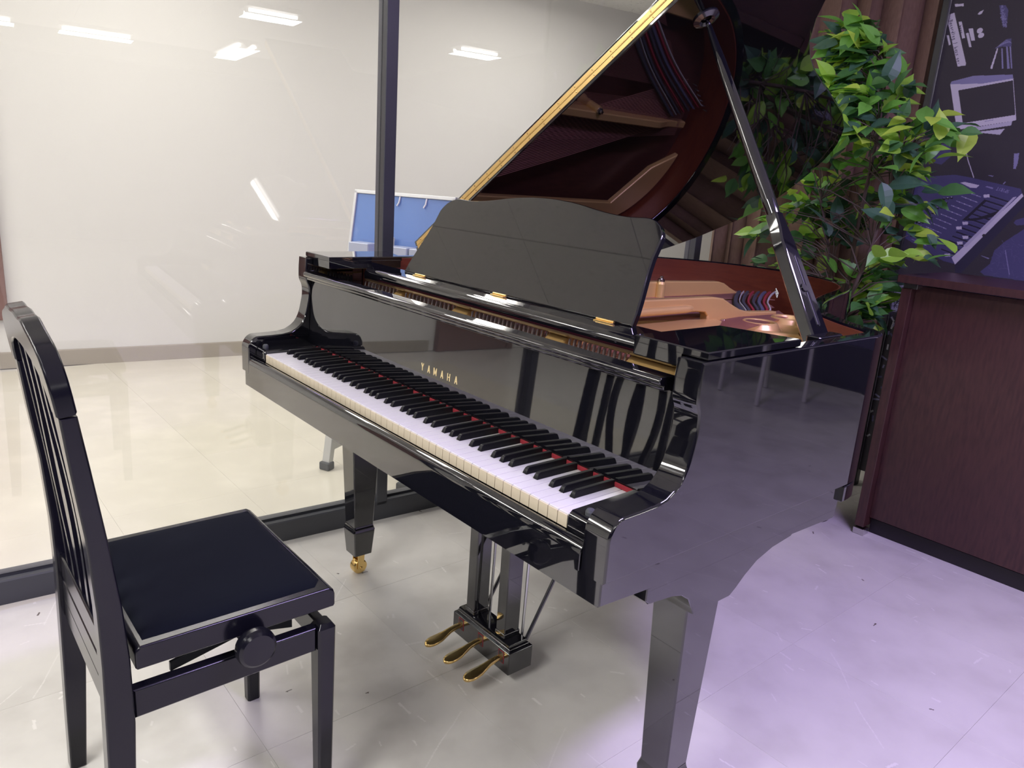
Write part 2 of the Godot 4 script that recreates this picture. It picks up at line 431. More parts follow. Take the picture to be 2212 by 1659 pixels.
func room() -> void:
	var s := Shape.new()
	s.box(Vector3(1.5, -0.07, -0.5), Vector3(18.0, 0.13, 14.0))
	var fl := struct("floor", s, M.floor_tile_1, "pale grey vinyl tile floor, scuffed, running under the glass partition")
	var tile := Shape.new()
	tile.box(Vector3(0, -0.0025, 0), Vector3(0.4746, 0.005, 0.4746), 0.0004)
	var tm := tile.mesh()
	rng.seed = 5
	for i in range(-7, 8):
		for j in range(-7, 6):
			var x := -0.49 + 0.475 * i + 0.2375
			var z := -0.22 + 0.475 * j + 0.2375
			if x < -0.97 and (j < -5 or x < -3.7): continue
			if x > 2.4 or (x > 1.6 and z > 1.0): continue
			var o := put("floor_tile", tm, M[("room_tile_%d" if x < -0.97 else "floor_tile_%d") % rng.randi_range(0, 2)], fl)
			o.position = Vector3(x, 0, z)
	# ceiling: slab, dark joints, tiles of one metre over the glazed room
	s = Shape.new()
	s.box(Vector3(1.5, 2.8, -0.5), Vector3(18.0, 0.15, 14.0))
	var ce := struct("ceiling", s, M.ceiling_grid, "white mineral fibre tile ceiling with thin joints")
	var ct := Shape.new()
	ct.box(Vector3(0, 2.7125, 0), Vector3(0.995, 0.025, 0.995), 0.002)
	var cmesh := ct.mesh()
	for i in range(-5, 9):
		for j in range(-6, 6):
			var o := put("ceiling_tile", cmesh, M.ceiling_tile, ce)
			o.position = Vector3(-0.81 + i, 0, 0.3 + j)
	# walls
	s = Shape.new()
	var a := atan(0.15)
	var dir := Vector3(-0.15, 0, 1).normalized()
	var nrm := Vector3(1, 0, 0.15).normalized()
	s.prism(PackedVector2Array([Vector2(-7, 0), Vector2(7, 0), Vector2(7, 2.72), Vector2(-7, 2.72)]), Vector3(-3.853, 0, 0), dir, Vector3.UP, -nrm, 0.0, 0.15)
	struct("wall_left", s, M.wall_cream, "cream painted long wall of the room behind the glass")
	s = Shape.new()
	s.prism(PackedVector2Array([Vector2(0, 0), Vector2(0.012, 0), Vector2(0.012, 0.09), Vector2(0.006, 0.1), Vector2(0, 0.1)]), Vector3(-3.853, 0, 0), nrm, Vector3.UP, dir, -7.0, 2.8)
	struct("baseboard_left", s, M.baseboard_tan, "tan vinyl baseboard along the cream wall behind the glass")
	s = Shape.new()
	s.box(Vector3(-3.0, 1.35, 5.0), Vector3(4.4, 2.7, 0.15))
	struct("wall_front", s, M.wall_cream, "cream end wall of the glazed room, out of view")
	s = Shape.new()
	s.box(Vector3(-2.0, 1.35, -6.4), Vector3(4.0, 2.7, 0.15))
	struct("wall_far", s, M.wall_cream, "cream far end wall of the glazed room")
	s = Shape.new()
	s.box(Vector3(0.35, 1.35, -3.02), Vector3(2.1, 2.7, 0.12))
	struct("wall_back", s, M.wall_white, "white wall behind the curtain and the printed backdrop")
	s = Shape.new()
	s.box(Vector3(0.35, 0.06, -2.95), Vector3(2.1, 0.12, 0.02), 0.004)
	struct("baseboard_back", s, M.wall_white, "white baseboard behind the printed backdrop")
	s = Shape.new()
	s.box(Vector3(5.8, 1.35, -4.6), Vector3(8.9, 2.7, 0.15))
	struct("wall_right", s, M.navy_wall, "dark navy shop wall mirrored in the piano side")
	s = Shape.new()
	s.box(Vector3(5.8, 0.16, -4.5), Vector3(8.9, 0.32, 0.03), 0.004)
	struct("baseboard_right", s, M.frame_dark, "tall black baseboard of the navy shop wall")
	s = Shape.new()
	s.box(Vector3(10.3, 1.35, 0.0), Vector3(0.15, 2.7, 13.0))
	struct("wall_side", s, M.navy_wall, "navy wall at the far right of the shop, out of view")
	s = Shape.new()
	s.box(Vector3(4.6, 1.35, 5.0), Vector3(11.5, 2.7, 0.15))
	struct("wall_rear", s, M.navy_wall, "navy shop wall behind the camera")
	# brown framed board and brown door on the cream wall
	var t := thing("framed_board", "brown wooden framed board on the cream wall, cut off by the left edge", "board", Vector3(-3.853, 0, 0) + dir * 0.25 + nrm * 0.001, -a)
	s = Shape.new()
	for q in [[0.035, 1.0], [1.165, 1.0]]: s.box(Vector3(0.02, q[1], q[0]), Vector3(0.04, 1.4, 0.07), 0.004)
	for y in [0.335, 1.665]: s.box(Vector3(0.02, y, 0.6), Vector3(0.038, 0.07, 1.2), 0.004)
	obj("frame", s, M.brown_door, t)
	s = Shape.new()
	s.box(Vector3(0.012, 1.0, 0.6), Vector3(0.02, 1.3, 1.1))
	obj("panel", s, mat("board_brown", lin(0.2, 0.1, 0.08), 0.6), t)
	t = thing("door", "brown door in the cream wall behind the glass, mirrored in the fallboard", "door", Vector3(-3.853, 0, 0) + dir * 2.95 + nrm * 0.002, -a)
	s = Shape.new()
	s.box(Vector3(0.02, 1.02, 0.45), Vector3(0.04, 2.04, 0.9), 0.004)
	obj("leaf", s, M.brown_door, t)
	s = Shape.new()
	s.box(Vector3(0.03, 1.04, -0.04), Vector3(0.06, 2.08, 0.08), 0.004); s.box(Vector3(0.03, 1.04, 0.94), Vector3(0.06, 2.08, 0.08), 0.004); s.box(Vector3(0.03, 2.09, 0.45), Vector3(0.06, 0.08, 1.06), 0.004)
	obj("frame", s, M.brown_door, t)
	s = Shape.new()
	s.tube([Vector3(0.04, 1.0, 0.08), Vector3(0.1, 1.0, 0.08), Vector3(0.1, 1.0, 0.2)], 0.011, 8)
	obj("handle", s, M.steel, t)

func glass_wall() -> void:
	var t := Node3D.new()
	t.name = "window_1"; add_child(t, true)
	t.set_meta("kind", "structure"); t.set_meta("label", "glazed partition with black metal frame between the shop and the cream room")
	t.position = Vector3(-0.966, 0, 0); t.rotation.y = -0.0605
	var z0 := -6.3
	var z1 := 4.9
	var s := Shape.new()
	s.prism(PackedVector2Array([Vector2(0.012, 0), Vector2(0.012, 0.072), Vector2(0.008, 0.076), Vector2(-0.012, 0.076), Vector2(-0.012, 0.07), Vector2(-0.018, 0.07), Vector2(-0.018, 0.084), Vector2(-0.05, 0.084), Vector2(-0.05, 0)]), Vector3.ZERO, Vector3.RIGHT, Vector3.UP, Vector3.BACK, z0, z1, 0.0, 20.0)
	obj("sill", s, M.frame_grey, t)
	s = Shape.new()
	s.prism(PackedVector2Array([Vector2(0.012, 2.6), Vector2(0.012, 2.7), Vector2(-0.05, 2.7), Vector2(-0.05, 2.6)]), Vector3.ZERO, Vector3.RIGHT, Vector3.UP, Vector3.BACK, z0, z1)
	obj("head", s, M.frame_dark, t)
	var mz := [-5.475, -3.84, -2.205, -0.567, 1.1, 2.75, 4.4]
	for z in mz:
		s = Shape.new()
		# front piece, then the recess for the gasket, then the rear piece
		s.box(Vector3(-0.003, 1.33, z), Vector3(0.03, 2.54, 0.044), 0.002)
		s.box(Vector3(-0.021, 1.33, z), Vector3(0.008, 2.54, 0.036))
		s.box(Vector3(-0.038, 1.33, z), Vector3(0.026, 2.54, 0.044), 0.002)
		obj("mullion", s, M.frame_grey, t)
	for i in mz.size() - 1:
		s = Shape.new()
		s.box(Vector3(-0.021, 1.34, (mz[i] + mz[i + 1]) / 2), Vector3(0.006, 2.52, mz[i + 1] - mz[i] - 0.036))
		obj("pane", s, M.glass, t)

func counter() -> void:
	var t := thing("counter", "dark brown wooden counter with pale metal feet, right of the piano", "counter", Vector3(0.175, 0, -2.12))
	var s := Shape.new()
	s.box(Vector3(0.565, 1.033, -0.195), Vector3(1.15, 0.028, 0.45), 0.002)
	obj("top", s, M.counter_wood, t)
	for x in [0.018, 1.09]:
		s = Shape.new()
		s.box(Vector3(x, 0.515, -0.205), Vector3(0.036, 0.965, 0.41), 0.0015)
		obj("end_panel", s, M.counter_wood, t)
	s = Shape.new()
	s.box(Vector3(0.554, 0.54, -0.05), Vector3(1.034, 0.94, 0.02))
	obj("front_panel", s, M.counter_wood, t)
	s = Shape.new()
	s.box(Vector3(0.554, 0.03, -0.07), Vector3(1.034, 0.06, 0.02))
	obj("kick_strip", s, M.counter_kick, t)
	for x in [0.018, 1.09]:
		s = Shape.new()
		s.box(Vector3(x + 0.004, 0.014, -0.016), Vector3(0.044, 0.028, 0.045), 0.002); s.box(Vector3(x + 0.004, 0.014, -0.37), Vector3(0.044, 0.028, 0.07), 0.002)
		obj("foot", s, M.chrome, t)
		s = Shape.new()
		s.box(Vector3(x + 0.01, 1.008, -0.03), Vector3(0.05, 0.02, 0.05), 0.001)
		obj("spacer", s, M.chrome, t)

func easel() -> void:
	# an A-framed board standing behind the glass: its face leans back
	var t := thing("board_easel", "blue board on a pale metal A-frame behind the glass, partly hidden by the piano", "easel", Vector3(-1.3, 0, -0.70), atan2(0.171, 0.39))
	var up := Vector3(0, 1.0, -0.18).normalized()
	var out := Vector3(0, 0.18, 1.0).normalized()
	var bl := Vector3(-0.22, 0, 0)
	for sx in [-1, 1]:
		var s := Shape.new()
		s.taper(Vector3(sx * 0.205, 0.03, -0.005), Vector2(0.02, 0.014), Vector3(sx * 0.205, 0, 0) + up * 1.2, Vector2(0.02, 0.014), Vector3.RIGHT, out, 0.002)
		obj("leg", s, M.alu, t)
		s = Shape.new()
		s.taper(Vector3(sx * 0.205, 0.03, -0.55), Vector2(0.015, 0.012), Vector3(sx * 0.205, 1.18, -0.24), Vector2(0.015, 0.012), Vector3.RIGHT, Vector3.BACK, 0.002)
		obj("leg", s, M.alu, t)
		for z in [0.0, -0.55]:
			s = Shape.new()
			s.box(Vector3(sx * 0.205, 0.018, z), Vector3(0.052, 0.036, 0.045), 0.004)
			obj("rubber_foot", s, M.rubber, t)
		s = Shape.new()
		s.taper(Vector3(sx * 0.205, 0.1, -0.02), Vector2(0.012, 0.018), Vector3(sx * 0.205, 0.13, -0.53), Vector2(0.012, 0.018), Vector3.RIGHT, Vector3.UP, 0.002)
		obj("stretcher", s, M.alu, t)
	var s := Shape.new()
	s.prism(PackedVector2Array([Vector2(-0.205, 0.42), Vector2(0.28, 0.42), Vector2(0.28, 1.21), Vector2(-0.205, 1.21)]), Vector3(0, 0, 0.012), Vector3.RIGHT, up, out, 0.0, 0.016, 0.001)
	obj("board", s, M.board_blue, t)
	s = Shape.new()
	for q in [[-0.212, 0.41, -0.198, 1.22], [0.273, 0.41, 0.287, 1.22], [-0.212, 1.21, 0.287, 1.225], [-0.212, 0.41, 0.287, 0.424]]:
		s.prism(PackedVector2Array([Vector2(q[0], q[1]), Vector2(q[2], q[1]), Vector2(q[2], q[3]), Vector2(q[0], q[3])]), Vector3(0, 0, 0.012), Vector3.RIGHT, up, out, 0.0, 0.024, 0.002)
	obj("frame", s, M.alu, t)
	for x in [0.02, 0.15]:
		s = Shape.new()
		s.tube([Vector3(x, 0, 0.03) + up * 1.22, Vector3(x, 0, 0.034) + up * 1.19, Vector3(x - 0.008, 0, 0.034) + up * 1.175], 0.0035, 6)
		obj("hook", s, M.white_metal, t)
	s = Shape.new()
	s.box(Vector3(0.04, 0.95, -0.1), Vector3(0.46, 0.006, 0.09), 0.001)
	obj("tray", s, M.clear_bin, t)
	for x in [-0.1, 0.09, 0.2]:
		s = Shape.new()
		s.box(Vector3(x, 0.975, -0.1), Vector3(0.1, 0.05, 0.07), 0.003)
		obj("bin", s, M.clear_bin, t)
	s = Shape.new()
	s.box(Vector3(0.02, 1.0, -0.135), Vector3(0.022, 0.06, 0.006), 0.001)
	obj("bracket", s, M.alu, t)

func back_chairs() -> void:
	for k in 2:
		var t := thing("stacking_chair", ["dark stacking chair with pale legs before the navy wall, mirrored in the piano side", "second dark stacking chair with pale legs, further right before the navy wall"][k], "chair", Vector3([2.7, 3.4][k], 0, [-3.7, -3.9][k]), [0.3, 0.1][k])
		var s := Shape.new()
		s.box(Vector3(0, 0.45, 0), Vector3(0.42, 0.04, 0.42), 0.01)
		obj("seat", s, M.navy_wall, t)
		s = Shape.new()
		s.box(Vector3(0, 0.75, -0.22), Vector3(0.42, 0.26, 0.03), 0.01)
		obj("backrest", s, M.navy_wall, t)
		for x in [-0.19, 0.19]:
			s = Shape.new()
			s.tube([Vector3(x, 0.0, 0.2), Vector3(x, 0.43, 0.18), Vector3(x, 0.44, 0.1)], 0.014, 8)
			obj("leg", s, M.pale_tube, t)
			s = Shape.new()
			s.tube([Vector3(x, 0.0, -0.2), Vector3(x, 0.45, -0.19), Vector3(x, 0.88, -0.24)], 0.014, 8)
			obj("leg", s, M.pale_tube, t)

const PLAN := [[0.724, -0.16], [0.724, -0.70], [0.723, -0.735], [0.716, -0.768], [0.702, -0.79], [0.68, -0.806], [0.62, -0.842], [0.55, -0.895], [0.486, -0.96], [0.43, -1.06], [0.385, -1.17], [0.345, -1.29], [0.307, -1.42], [0.27, -1.53], [0.215, -1.64], [0.13, -1.735], [0.02, -1.805], [-0.12, -1.845], [-0.27, -1.85], [-0.42, -1.815], [-0.55, -1.74], [-0.65, -1.63], [-0.705, -1.50], [-0.724, -1.36], [-0.724, -0.16]]

# Catmull-Rom through the plan points, so the bent side is smooth
func plan_curve() -> Array:
	var out := []
	for i in PLAN.size() - 1:
		var a := Vector2(PLAN[maxi(i - 1, 0)][0], PLAN[maxi(i - 1, 0)][1])
		var b := Vector2(PLAN[i][0], PLAN[i][1])
		var c := Vector2(PLAN[i + 1][0], PLAN[i + 1][1])
		var d := Vector2(PLAN[mini(i + 2, PLAN.size() - 1)][0], PLAN[mini(i + 2, PLAN.size() - 1)][1])
		if a.distance_to(b) > 3.0 * b.distance_to(c): a = b + (b - c)
		if d.distance_to(c) > 3.0 * b.distance_to(c): d = c + (c - b)
		var straight := i == 0 or i == PLAN.size() - 2
		for k in (1 if straight else 4):
			var t := k / 4.0
			out.append(b.lerp(c, t) if straight else b.cubic_interpolate(c, a, d, t))
	out.append(Vector2(-0.724, -0.16))
	return out
func inset(path: Array, w: float) -> Array:
	var out := []
	for i in path.size():
		var d: Vector2 = (path[mini(i + 1, path.size() - 1)] - path[maxi(i - 1, 0)]).normalized()
		out.append(path[i] + Vector2(d.y, -d.x) * w)
	return out
func ribbon(path: Array, w0: float, w1: float) -> PackedVector2Array:
	var a := inset(path, w0)
	var b := inset(path, w1)
	b.reverse()
	return PackedVector2Array(a + b)

func letter(ch: String, st: Shape, o: Vector3, ex: Vector3, ey: Vector3, h: float, w: float) -> void:
	var strokes: Array = {"Y": [[0, 1, 0.5, 0.45], [1, 1, 0.5, 0.45], [0.5, 0.47, 0.5, 0]], "A": [[0, 0, 0.5, 1], [1, 0, 0.5, 1], [0.2, 0.3, 0.8, 0.3]], "M": [[0, 0, 0, 1], [1, 0, 1, 1], [0, 1, 0.5, 0.15], [1, 1, 0.5, 0.15]], "H": [[0, 0, 0, 1], [1, 0, 1, 1], [0, 0.5, 1, 0.5]]}[ch]
	var ez := ex.cross(ey)
	for q in strokes:
		var a := Vector2(q[0] * w, q[1] * h)
		var b := Vector2(q[2] * w, q[3] * h)
		var d := (b - a).normalized()
		var hw := 0.0014 if absf(d.y) > 0.3 else 0.001
		var m := Vector2(-d.y, d.x) * hw
		st.prism(PackedVector2Array([a + m, b + m, b - m, a - m]), o, ex, ey, ez, -0.0004, 0.0009, 0.0002)

func piano() -> void:
	var t := thing("grand_piano", "black polished grand piano with its lid propped open and music desk raised", "piano")
	var X := Vector3.RIGHT
	var Y := Vector3.UP
	var Z := Vector3.BACK
	var s := Shape.new()
	var path := plan_curve()
	# --- case
	s.prism(ribbon(path, 0.0, 0.036), Vector3.ZERO, X, Z, Y, 0.704, 1.028, 0.004, 30.0)
	obj("rim", s, M.piano_black, t)
	s = Shape.new()
	var lower := path.filter(func(q): return q.y < -0.705)
	s.prism(ribbon(lower, 0.0, 0.036), Vector3.ZERO, X, Z, Y, 0.668, 0.7038, 0.002, 30.0)
	obj("rim_base", s, M.piano_black, t)
	s = Shape.new()
	var inner := path.slice(1, path.size() - 1)
	s.prism(ribbon([Vector2(0.724, -0.34)] + inner + [Vector2(-0.724, -0.34)], 0.0362, 0.041), Vector3.ZERO, X, Z, Y, 0.86, 1.0235, 0.0, 30.0)
	obj("inner_rim", s, M.mahogany, t)
	s = Shape.new()
	s.prism(PackedVector2Array([Vector2(0.023, 0.7035), Vector2(0.023, 0.66), Vector2(-0.35, 0.64), Vector2(-0.70, 0.629), Vector2(-0.708, 0.634), Vector2(-0.712, 0.6675), Vector2(-0.72, 0.7035)]), Vector3.ZERO, Z, Y, X, -0.7145, 0.7145, 0.0025, 20.0)
	obj("key_bed", s, M.piano_black, t)
	s = Shape.new()
	s.prism(PackedVector2Array(inset(path, 0.037)), Vector3.ZERO, X, Z, Y, 0.845, 0.86)
	obj("soundboard", s, M.soundboard, t)
	var arm := PackedVector2Array()
	for q in [[0.028, 0.704], [0.028, 0.775], [0.0265, 0.783], [0.023, 0.79], [0.018, 0.798], [0.012, 0.803], [0.005, 0.807], [-0.003, 0.808], [-0.038, 0.8085], [-0.075, 0.810], [-0.10, 0.815], [-0.119, 0.826], [-0.129, 0.835], [-0.136, 0.845], [-0.1425, 0.858], [-0.147, 0.872], [-0.152, 0.895], [-0.155, 0.91], [-0.156, 0.923], [-0.1555, 0.938], [-0.153, 0.949], [-0.149, 0.957], [-0.146, 0.965], [-0.1455, 0.975], [-0.146, 1.0], [-0.148, 1.0282], [-0.30, 1.0282], [-0.30, 0.704]]:
		arm.append(Vector2(q[0], q[1]))
	for sx in [-1, 1]:
		s = Shape.new()
		s.prism(arm, Vector3.ZERO, Z, Y, X, minf(sx * 0.671, sx * 0.7242), maxf(sx * 0.671, sx * 0.7242), 0.0035, 50.0)
		obj("arm", s, M.piano_black, t)
		s = Shape.new()
		var kb := PackedVector2Array([Vector2(0.006, 0.704), Vector2(0.006, 0.768), Vector2(0.004, 0.774), Vector2(-0.002, 0.779), Vector2(-0.15, 0.781), Vector2(-0.15, 0.704)])
		s.prism(kb, Vector3.ZERO, Z, Y, X, minf(sx * 0.6135, sx * 0.670), maxf(sx * 0.6135, sx * 0.670), 0.003, 35.0)
		var kbo := obj("key_block", s, M.piano_black, t)
		s = Shape.new()
		s.lathe([Vector2(0.008, 0), Vector2(0.008, 0.006), Vector2(0.006, 0.01), Vector2(0, 0.0115)], Vector3(sx * 0.646, 0.779, -0.012), Y, 14)
		obj("buffer", s, M.rubber, kbo)
	s = Shape.new()
	s.prism(PackedVector2Array([Vector2(0.006, 0.704), Vector2(0.029, 0.704), Vector2(0.029, 0.73), Vector2(0.0278, 0.737), Vector2(0.0248, 0.743), Vector2(0.0205, 0.747), Vector2(0.0155, 0.749), Vector2(0.0105, 0.748), Vector2(0.007, 0.745)]), Vector3.ZERO, Z, Y, X, -0.6705, 0.6705, 0.0012, 50.0)
	obj("key_slip", s, M.piano_black, t)
	# --- keys
	var kw := 0.0235
	s = Shape.new()
	s.prism(PackedVector2Array([Vector2(0.0, 0.752), Vector2(0.0, 0.7692), Vector2(-0.001, 0.77), Vector2(-0.1505, 0.77), Vector2(-0.1505, 0.752)]), Vector3.ZERO, Z, Y, X, -kw / 2 + 0.00055, kw / 2 - 0.00055, 0.0005, 30.0)
	var km := s.mesh()
	s = Shape.new()
	s.box(Vector3(0, 0.7565, 0.0012), Vector3(kw - 0.0012, 0.0225, 0.002), 0.0004)
	var kf := s.mesh()
	for i in 52:
		var o := put("white_key", km, M.key_white, t)
		o.position.x = -0.611 + kw * (i + 0.5)
		put("key_front", kf, M.key_front, o)
	s = Shape.new()
	var bring := func(z: float, y: float, h: float) -> PackedVector3Array:
		return PackedVector3Array([Vector3(-h, y, z), Vector3(h, y, z)])
	# a black key: long tapered block with a sloping, rounded nose
	var rings := []
	for q in [[-0.0495, 0.0, 0.0], [-0.0500, 0.0035, 0.5], [-0.0525, 0.0085, 0.8], [-0.0548, 0.0112, 0.95], [-0.0585, 0.0124, 1.0], [-0.1500, 0.0124, 1.0]]:
		var hb := 0.0056
		var ht: float = 0.0056 - 0.0012 * (q[1] / 0.0124)
		var y: float = 0.7702 + maxf(q[1], 0.0004)
		var ch := minf(0.0011, q[1] * 0.3 + 0.0001)
		rings.append(PackedVector3Array([Vector3(-hb, 0.7702, q[0]), Vector3(hb, 0.7702, q[0]), Vector3(ht, y - ch, q[0]), Vector3(ht - ch, y, q[0]), Vector3(-ht + ch, y, q[0]), Vector3(-ht, y - ch, q[0])]))
	s.loft(rings, false, true, 62.0)
	var bm := s.mesh()
	for i in 51:
		var k := i % 7    # 0 is A
		if k == 1 or k == 4: continue
		var off: float = [0.0028, 0.0, -0.0028, 0.0028, 0.0, -0.0033, 0.0][k]
		var o := put("black_key", bm, M.key_black, t)
		o.position.x = -0.611 + kw * (i + 1) + off
	s = Shape.new()
	s.box(Vector3(0, 0.7745, -0.1515), Vector3(1.224, 0.0085, 0.0045), 0.001)
	obj("name_felt", s, M.red_felt, t)
	# --- fallboard with the maker's name, hinge rail above it
	s = Shape.new()
	var fb0 := Vector2(-0.1545, 0.7795)
	var fb1 := Vector2(-0.163, 0.966)
	s.prism(PackedVector2Array([fb0, fb1, Vector2(-0.183, 0.966), Vector2(-0.175, 0.7795)]), Vector3.ZERO, Z, Y, X, -0.669, 0.669, 0.001, 20.0)
	var fb := obj("fallboard", s, M.piano_black, t)
	var fu := Vector3(0, fb1.y - fb0.y, fb1.x - fb0.x).normalized()
	var lx := [-0.0655, -0.0385, -0.0125, 0.0155, 0.042, 0.0705]
	for i in 6:
		s = Shape.new()
		var w := [0.0085, 0.0085, 0.0105, 0.0085, 0.0085, 0.0085][i] as float
		letter("YAMAHA"[i], s, Vector3(lx[i] - w / 2 + 0.004, 0, 0) + Vector3(0, fb0.y, fb0.x) + fu * 0.0545, X, fu, 0.0175, w)
		obj("letter", s, M.pale_gold, fb)
	s = Shape.new()
	s.prism(PackedVector2Array([Vector2(-0.136, 0.9775), Vector2(-0.132, 0.98), Vector2(-0.130, 0.9845), Vector2(-0.132, 0.989), Vector2(-0.137, 0.992), Vector2(-0.166, 0.992), Vector2(-0.166, 0.967), Vector2(-0.147, 0.967), Vector2(-0.143, 0.969), Vector2(-0.1415, 0.973), Vector2(-0.142, 0.976)]), Vector3.ZERO, Z, Y, X, -0.658, 0.658, 0.0015, 55.0)
	obj("hinge_rail", s, M.piano_black, fb)
	s = Shape.new()
	s.box(Vector3(0, 0.972, -0.188), Vector3(1.336, 0.016, 0.044), 0.001)
	var nb := obj("name_board", s, M.piano_black, t)
	for x in [-0.6, -0.45, -0.3, 0.3, 0.36, 0.45, 0.52, 0.57, 0.62]:
		s = Shape.new()
		s.lathe([Vector2(0.0045, 0), Vector2(0.0038, 0.0018), Vector2(0, 0.0025)], Vector3(x, 0.98, -0.2), Y, 10)
		obj("screw", s, M.steel, nb)
	# --- iron plate, struts, pins and strings
	plate(t, path)
	# --- music shelf, side plates, desk
	s = Shape.new()
	s.prism(PackedVector2Array([Vector2(-0.288, 0.972), Vector2(-0.281, 0.976), Vector2(-0.277, 0.983), Vector2(-0.276, 0.992), Vector2(-0.278, 1.001), Vector2(-0.283, 1.008), Vector2(-0.291, 1.0115), Vector2(-0.372, 1.0115), Vector2(-0.376, 1.008), Vector2(-0.376, 0.976), Vector2(-0.372, 0.972)]), Vector3.ZERO, Z, Y, X, -0.565, 0.565, 0.002, 50.0)
	obj("music_shelf", s, M.piano_black, t)
	for sx in [-1, 1]:
		s = Shape.new()
		s.prism(PackedVector2Array([Vector2(0.566, -0.167), Vector2(0.666, -0.167), Vector2(0.666, -0.42), Vector2(0.566, -0.40)]), Vector3.ZERO, Vector3(sx, 0, 0), Z, Y, 1.008, 1.033, 0.002)
		s.prism(PackedVector2Array([Vector2(0.566, -0.167), Vector2(0.717, -0.167), Vector2(0.717, -0.44), Vector2(0.696, -0.436), Vector2(0.568, -0.405)]), Vector3.ZERO, Vector3(sx, 0, 0), Z, Y, 1.0285, 1.0425, 0.002)
		obj("side_plate", s, M.piano_black, t)
	var tilt := deg_to_rad(29.0)
	var du := Vector3(0, cos(tilt), -sin(tilt))
	var dn := Vector3(0, sin(tilt), cos(tilt))
	var half := [[0.431, 0.0], [0.4285, 0.03], [0.423, 0.06], [0.4165, 0.09], [0.409, 0.125], [0.4045, 0.155], [0.404, 0.18], [0.4035, 0.2], [0.397, 0.214], [0.386, 0.227], [0.37, 0.2365], [0.352, 0.242], [0.335, 0.2425], [0.31, 0.241], [0.285, 0.2405], [0.255, 0.242], [0.22, 0.2455], [0.18, 0.251], [0.14, 0.2575], [0.1, 0.263], [0.05, 0.2668], [0.0, 0.268]]
	var dp := PackedVector2Array()
	for q in half: dp.append(Vector2(q[0], q[1]))
	for i in range(half.size() - 2, -1, -1): dp.append(Vector2(-half[i][0], half[i][1]))
	s = Shape.new()
	s.prism(dp, Vector3(-0.027, 1.0135, -0.345), X, du, dn, -0.017, 0.0, 0.003, 40.0)
	var desk := obj("music_desk", s, M.piano_black, t)
	for x in [-0.363, -0.013, 0.337]:
		s = Shape.new()
		s.box(Vector3(x, 1.0125, -0.3335), Vector3(0.05, 0.002, 0.009), 0.0005)
		s.tube([Vector3(x - 0.025, 1.015, -0.339), Vector3(x + 0.025, 1.015, -0.339)], 0.0028, 8)
		obj("hinge", s, M.hinge_brass, desk)
	lid(t)
	legs(t)
	lyre(t)

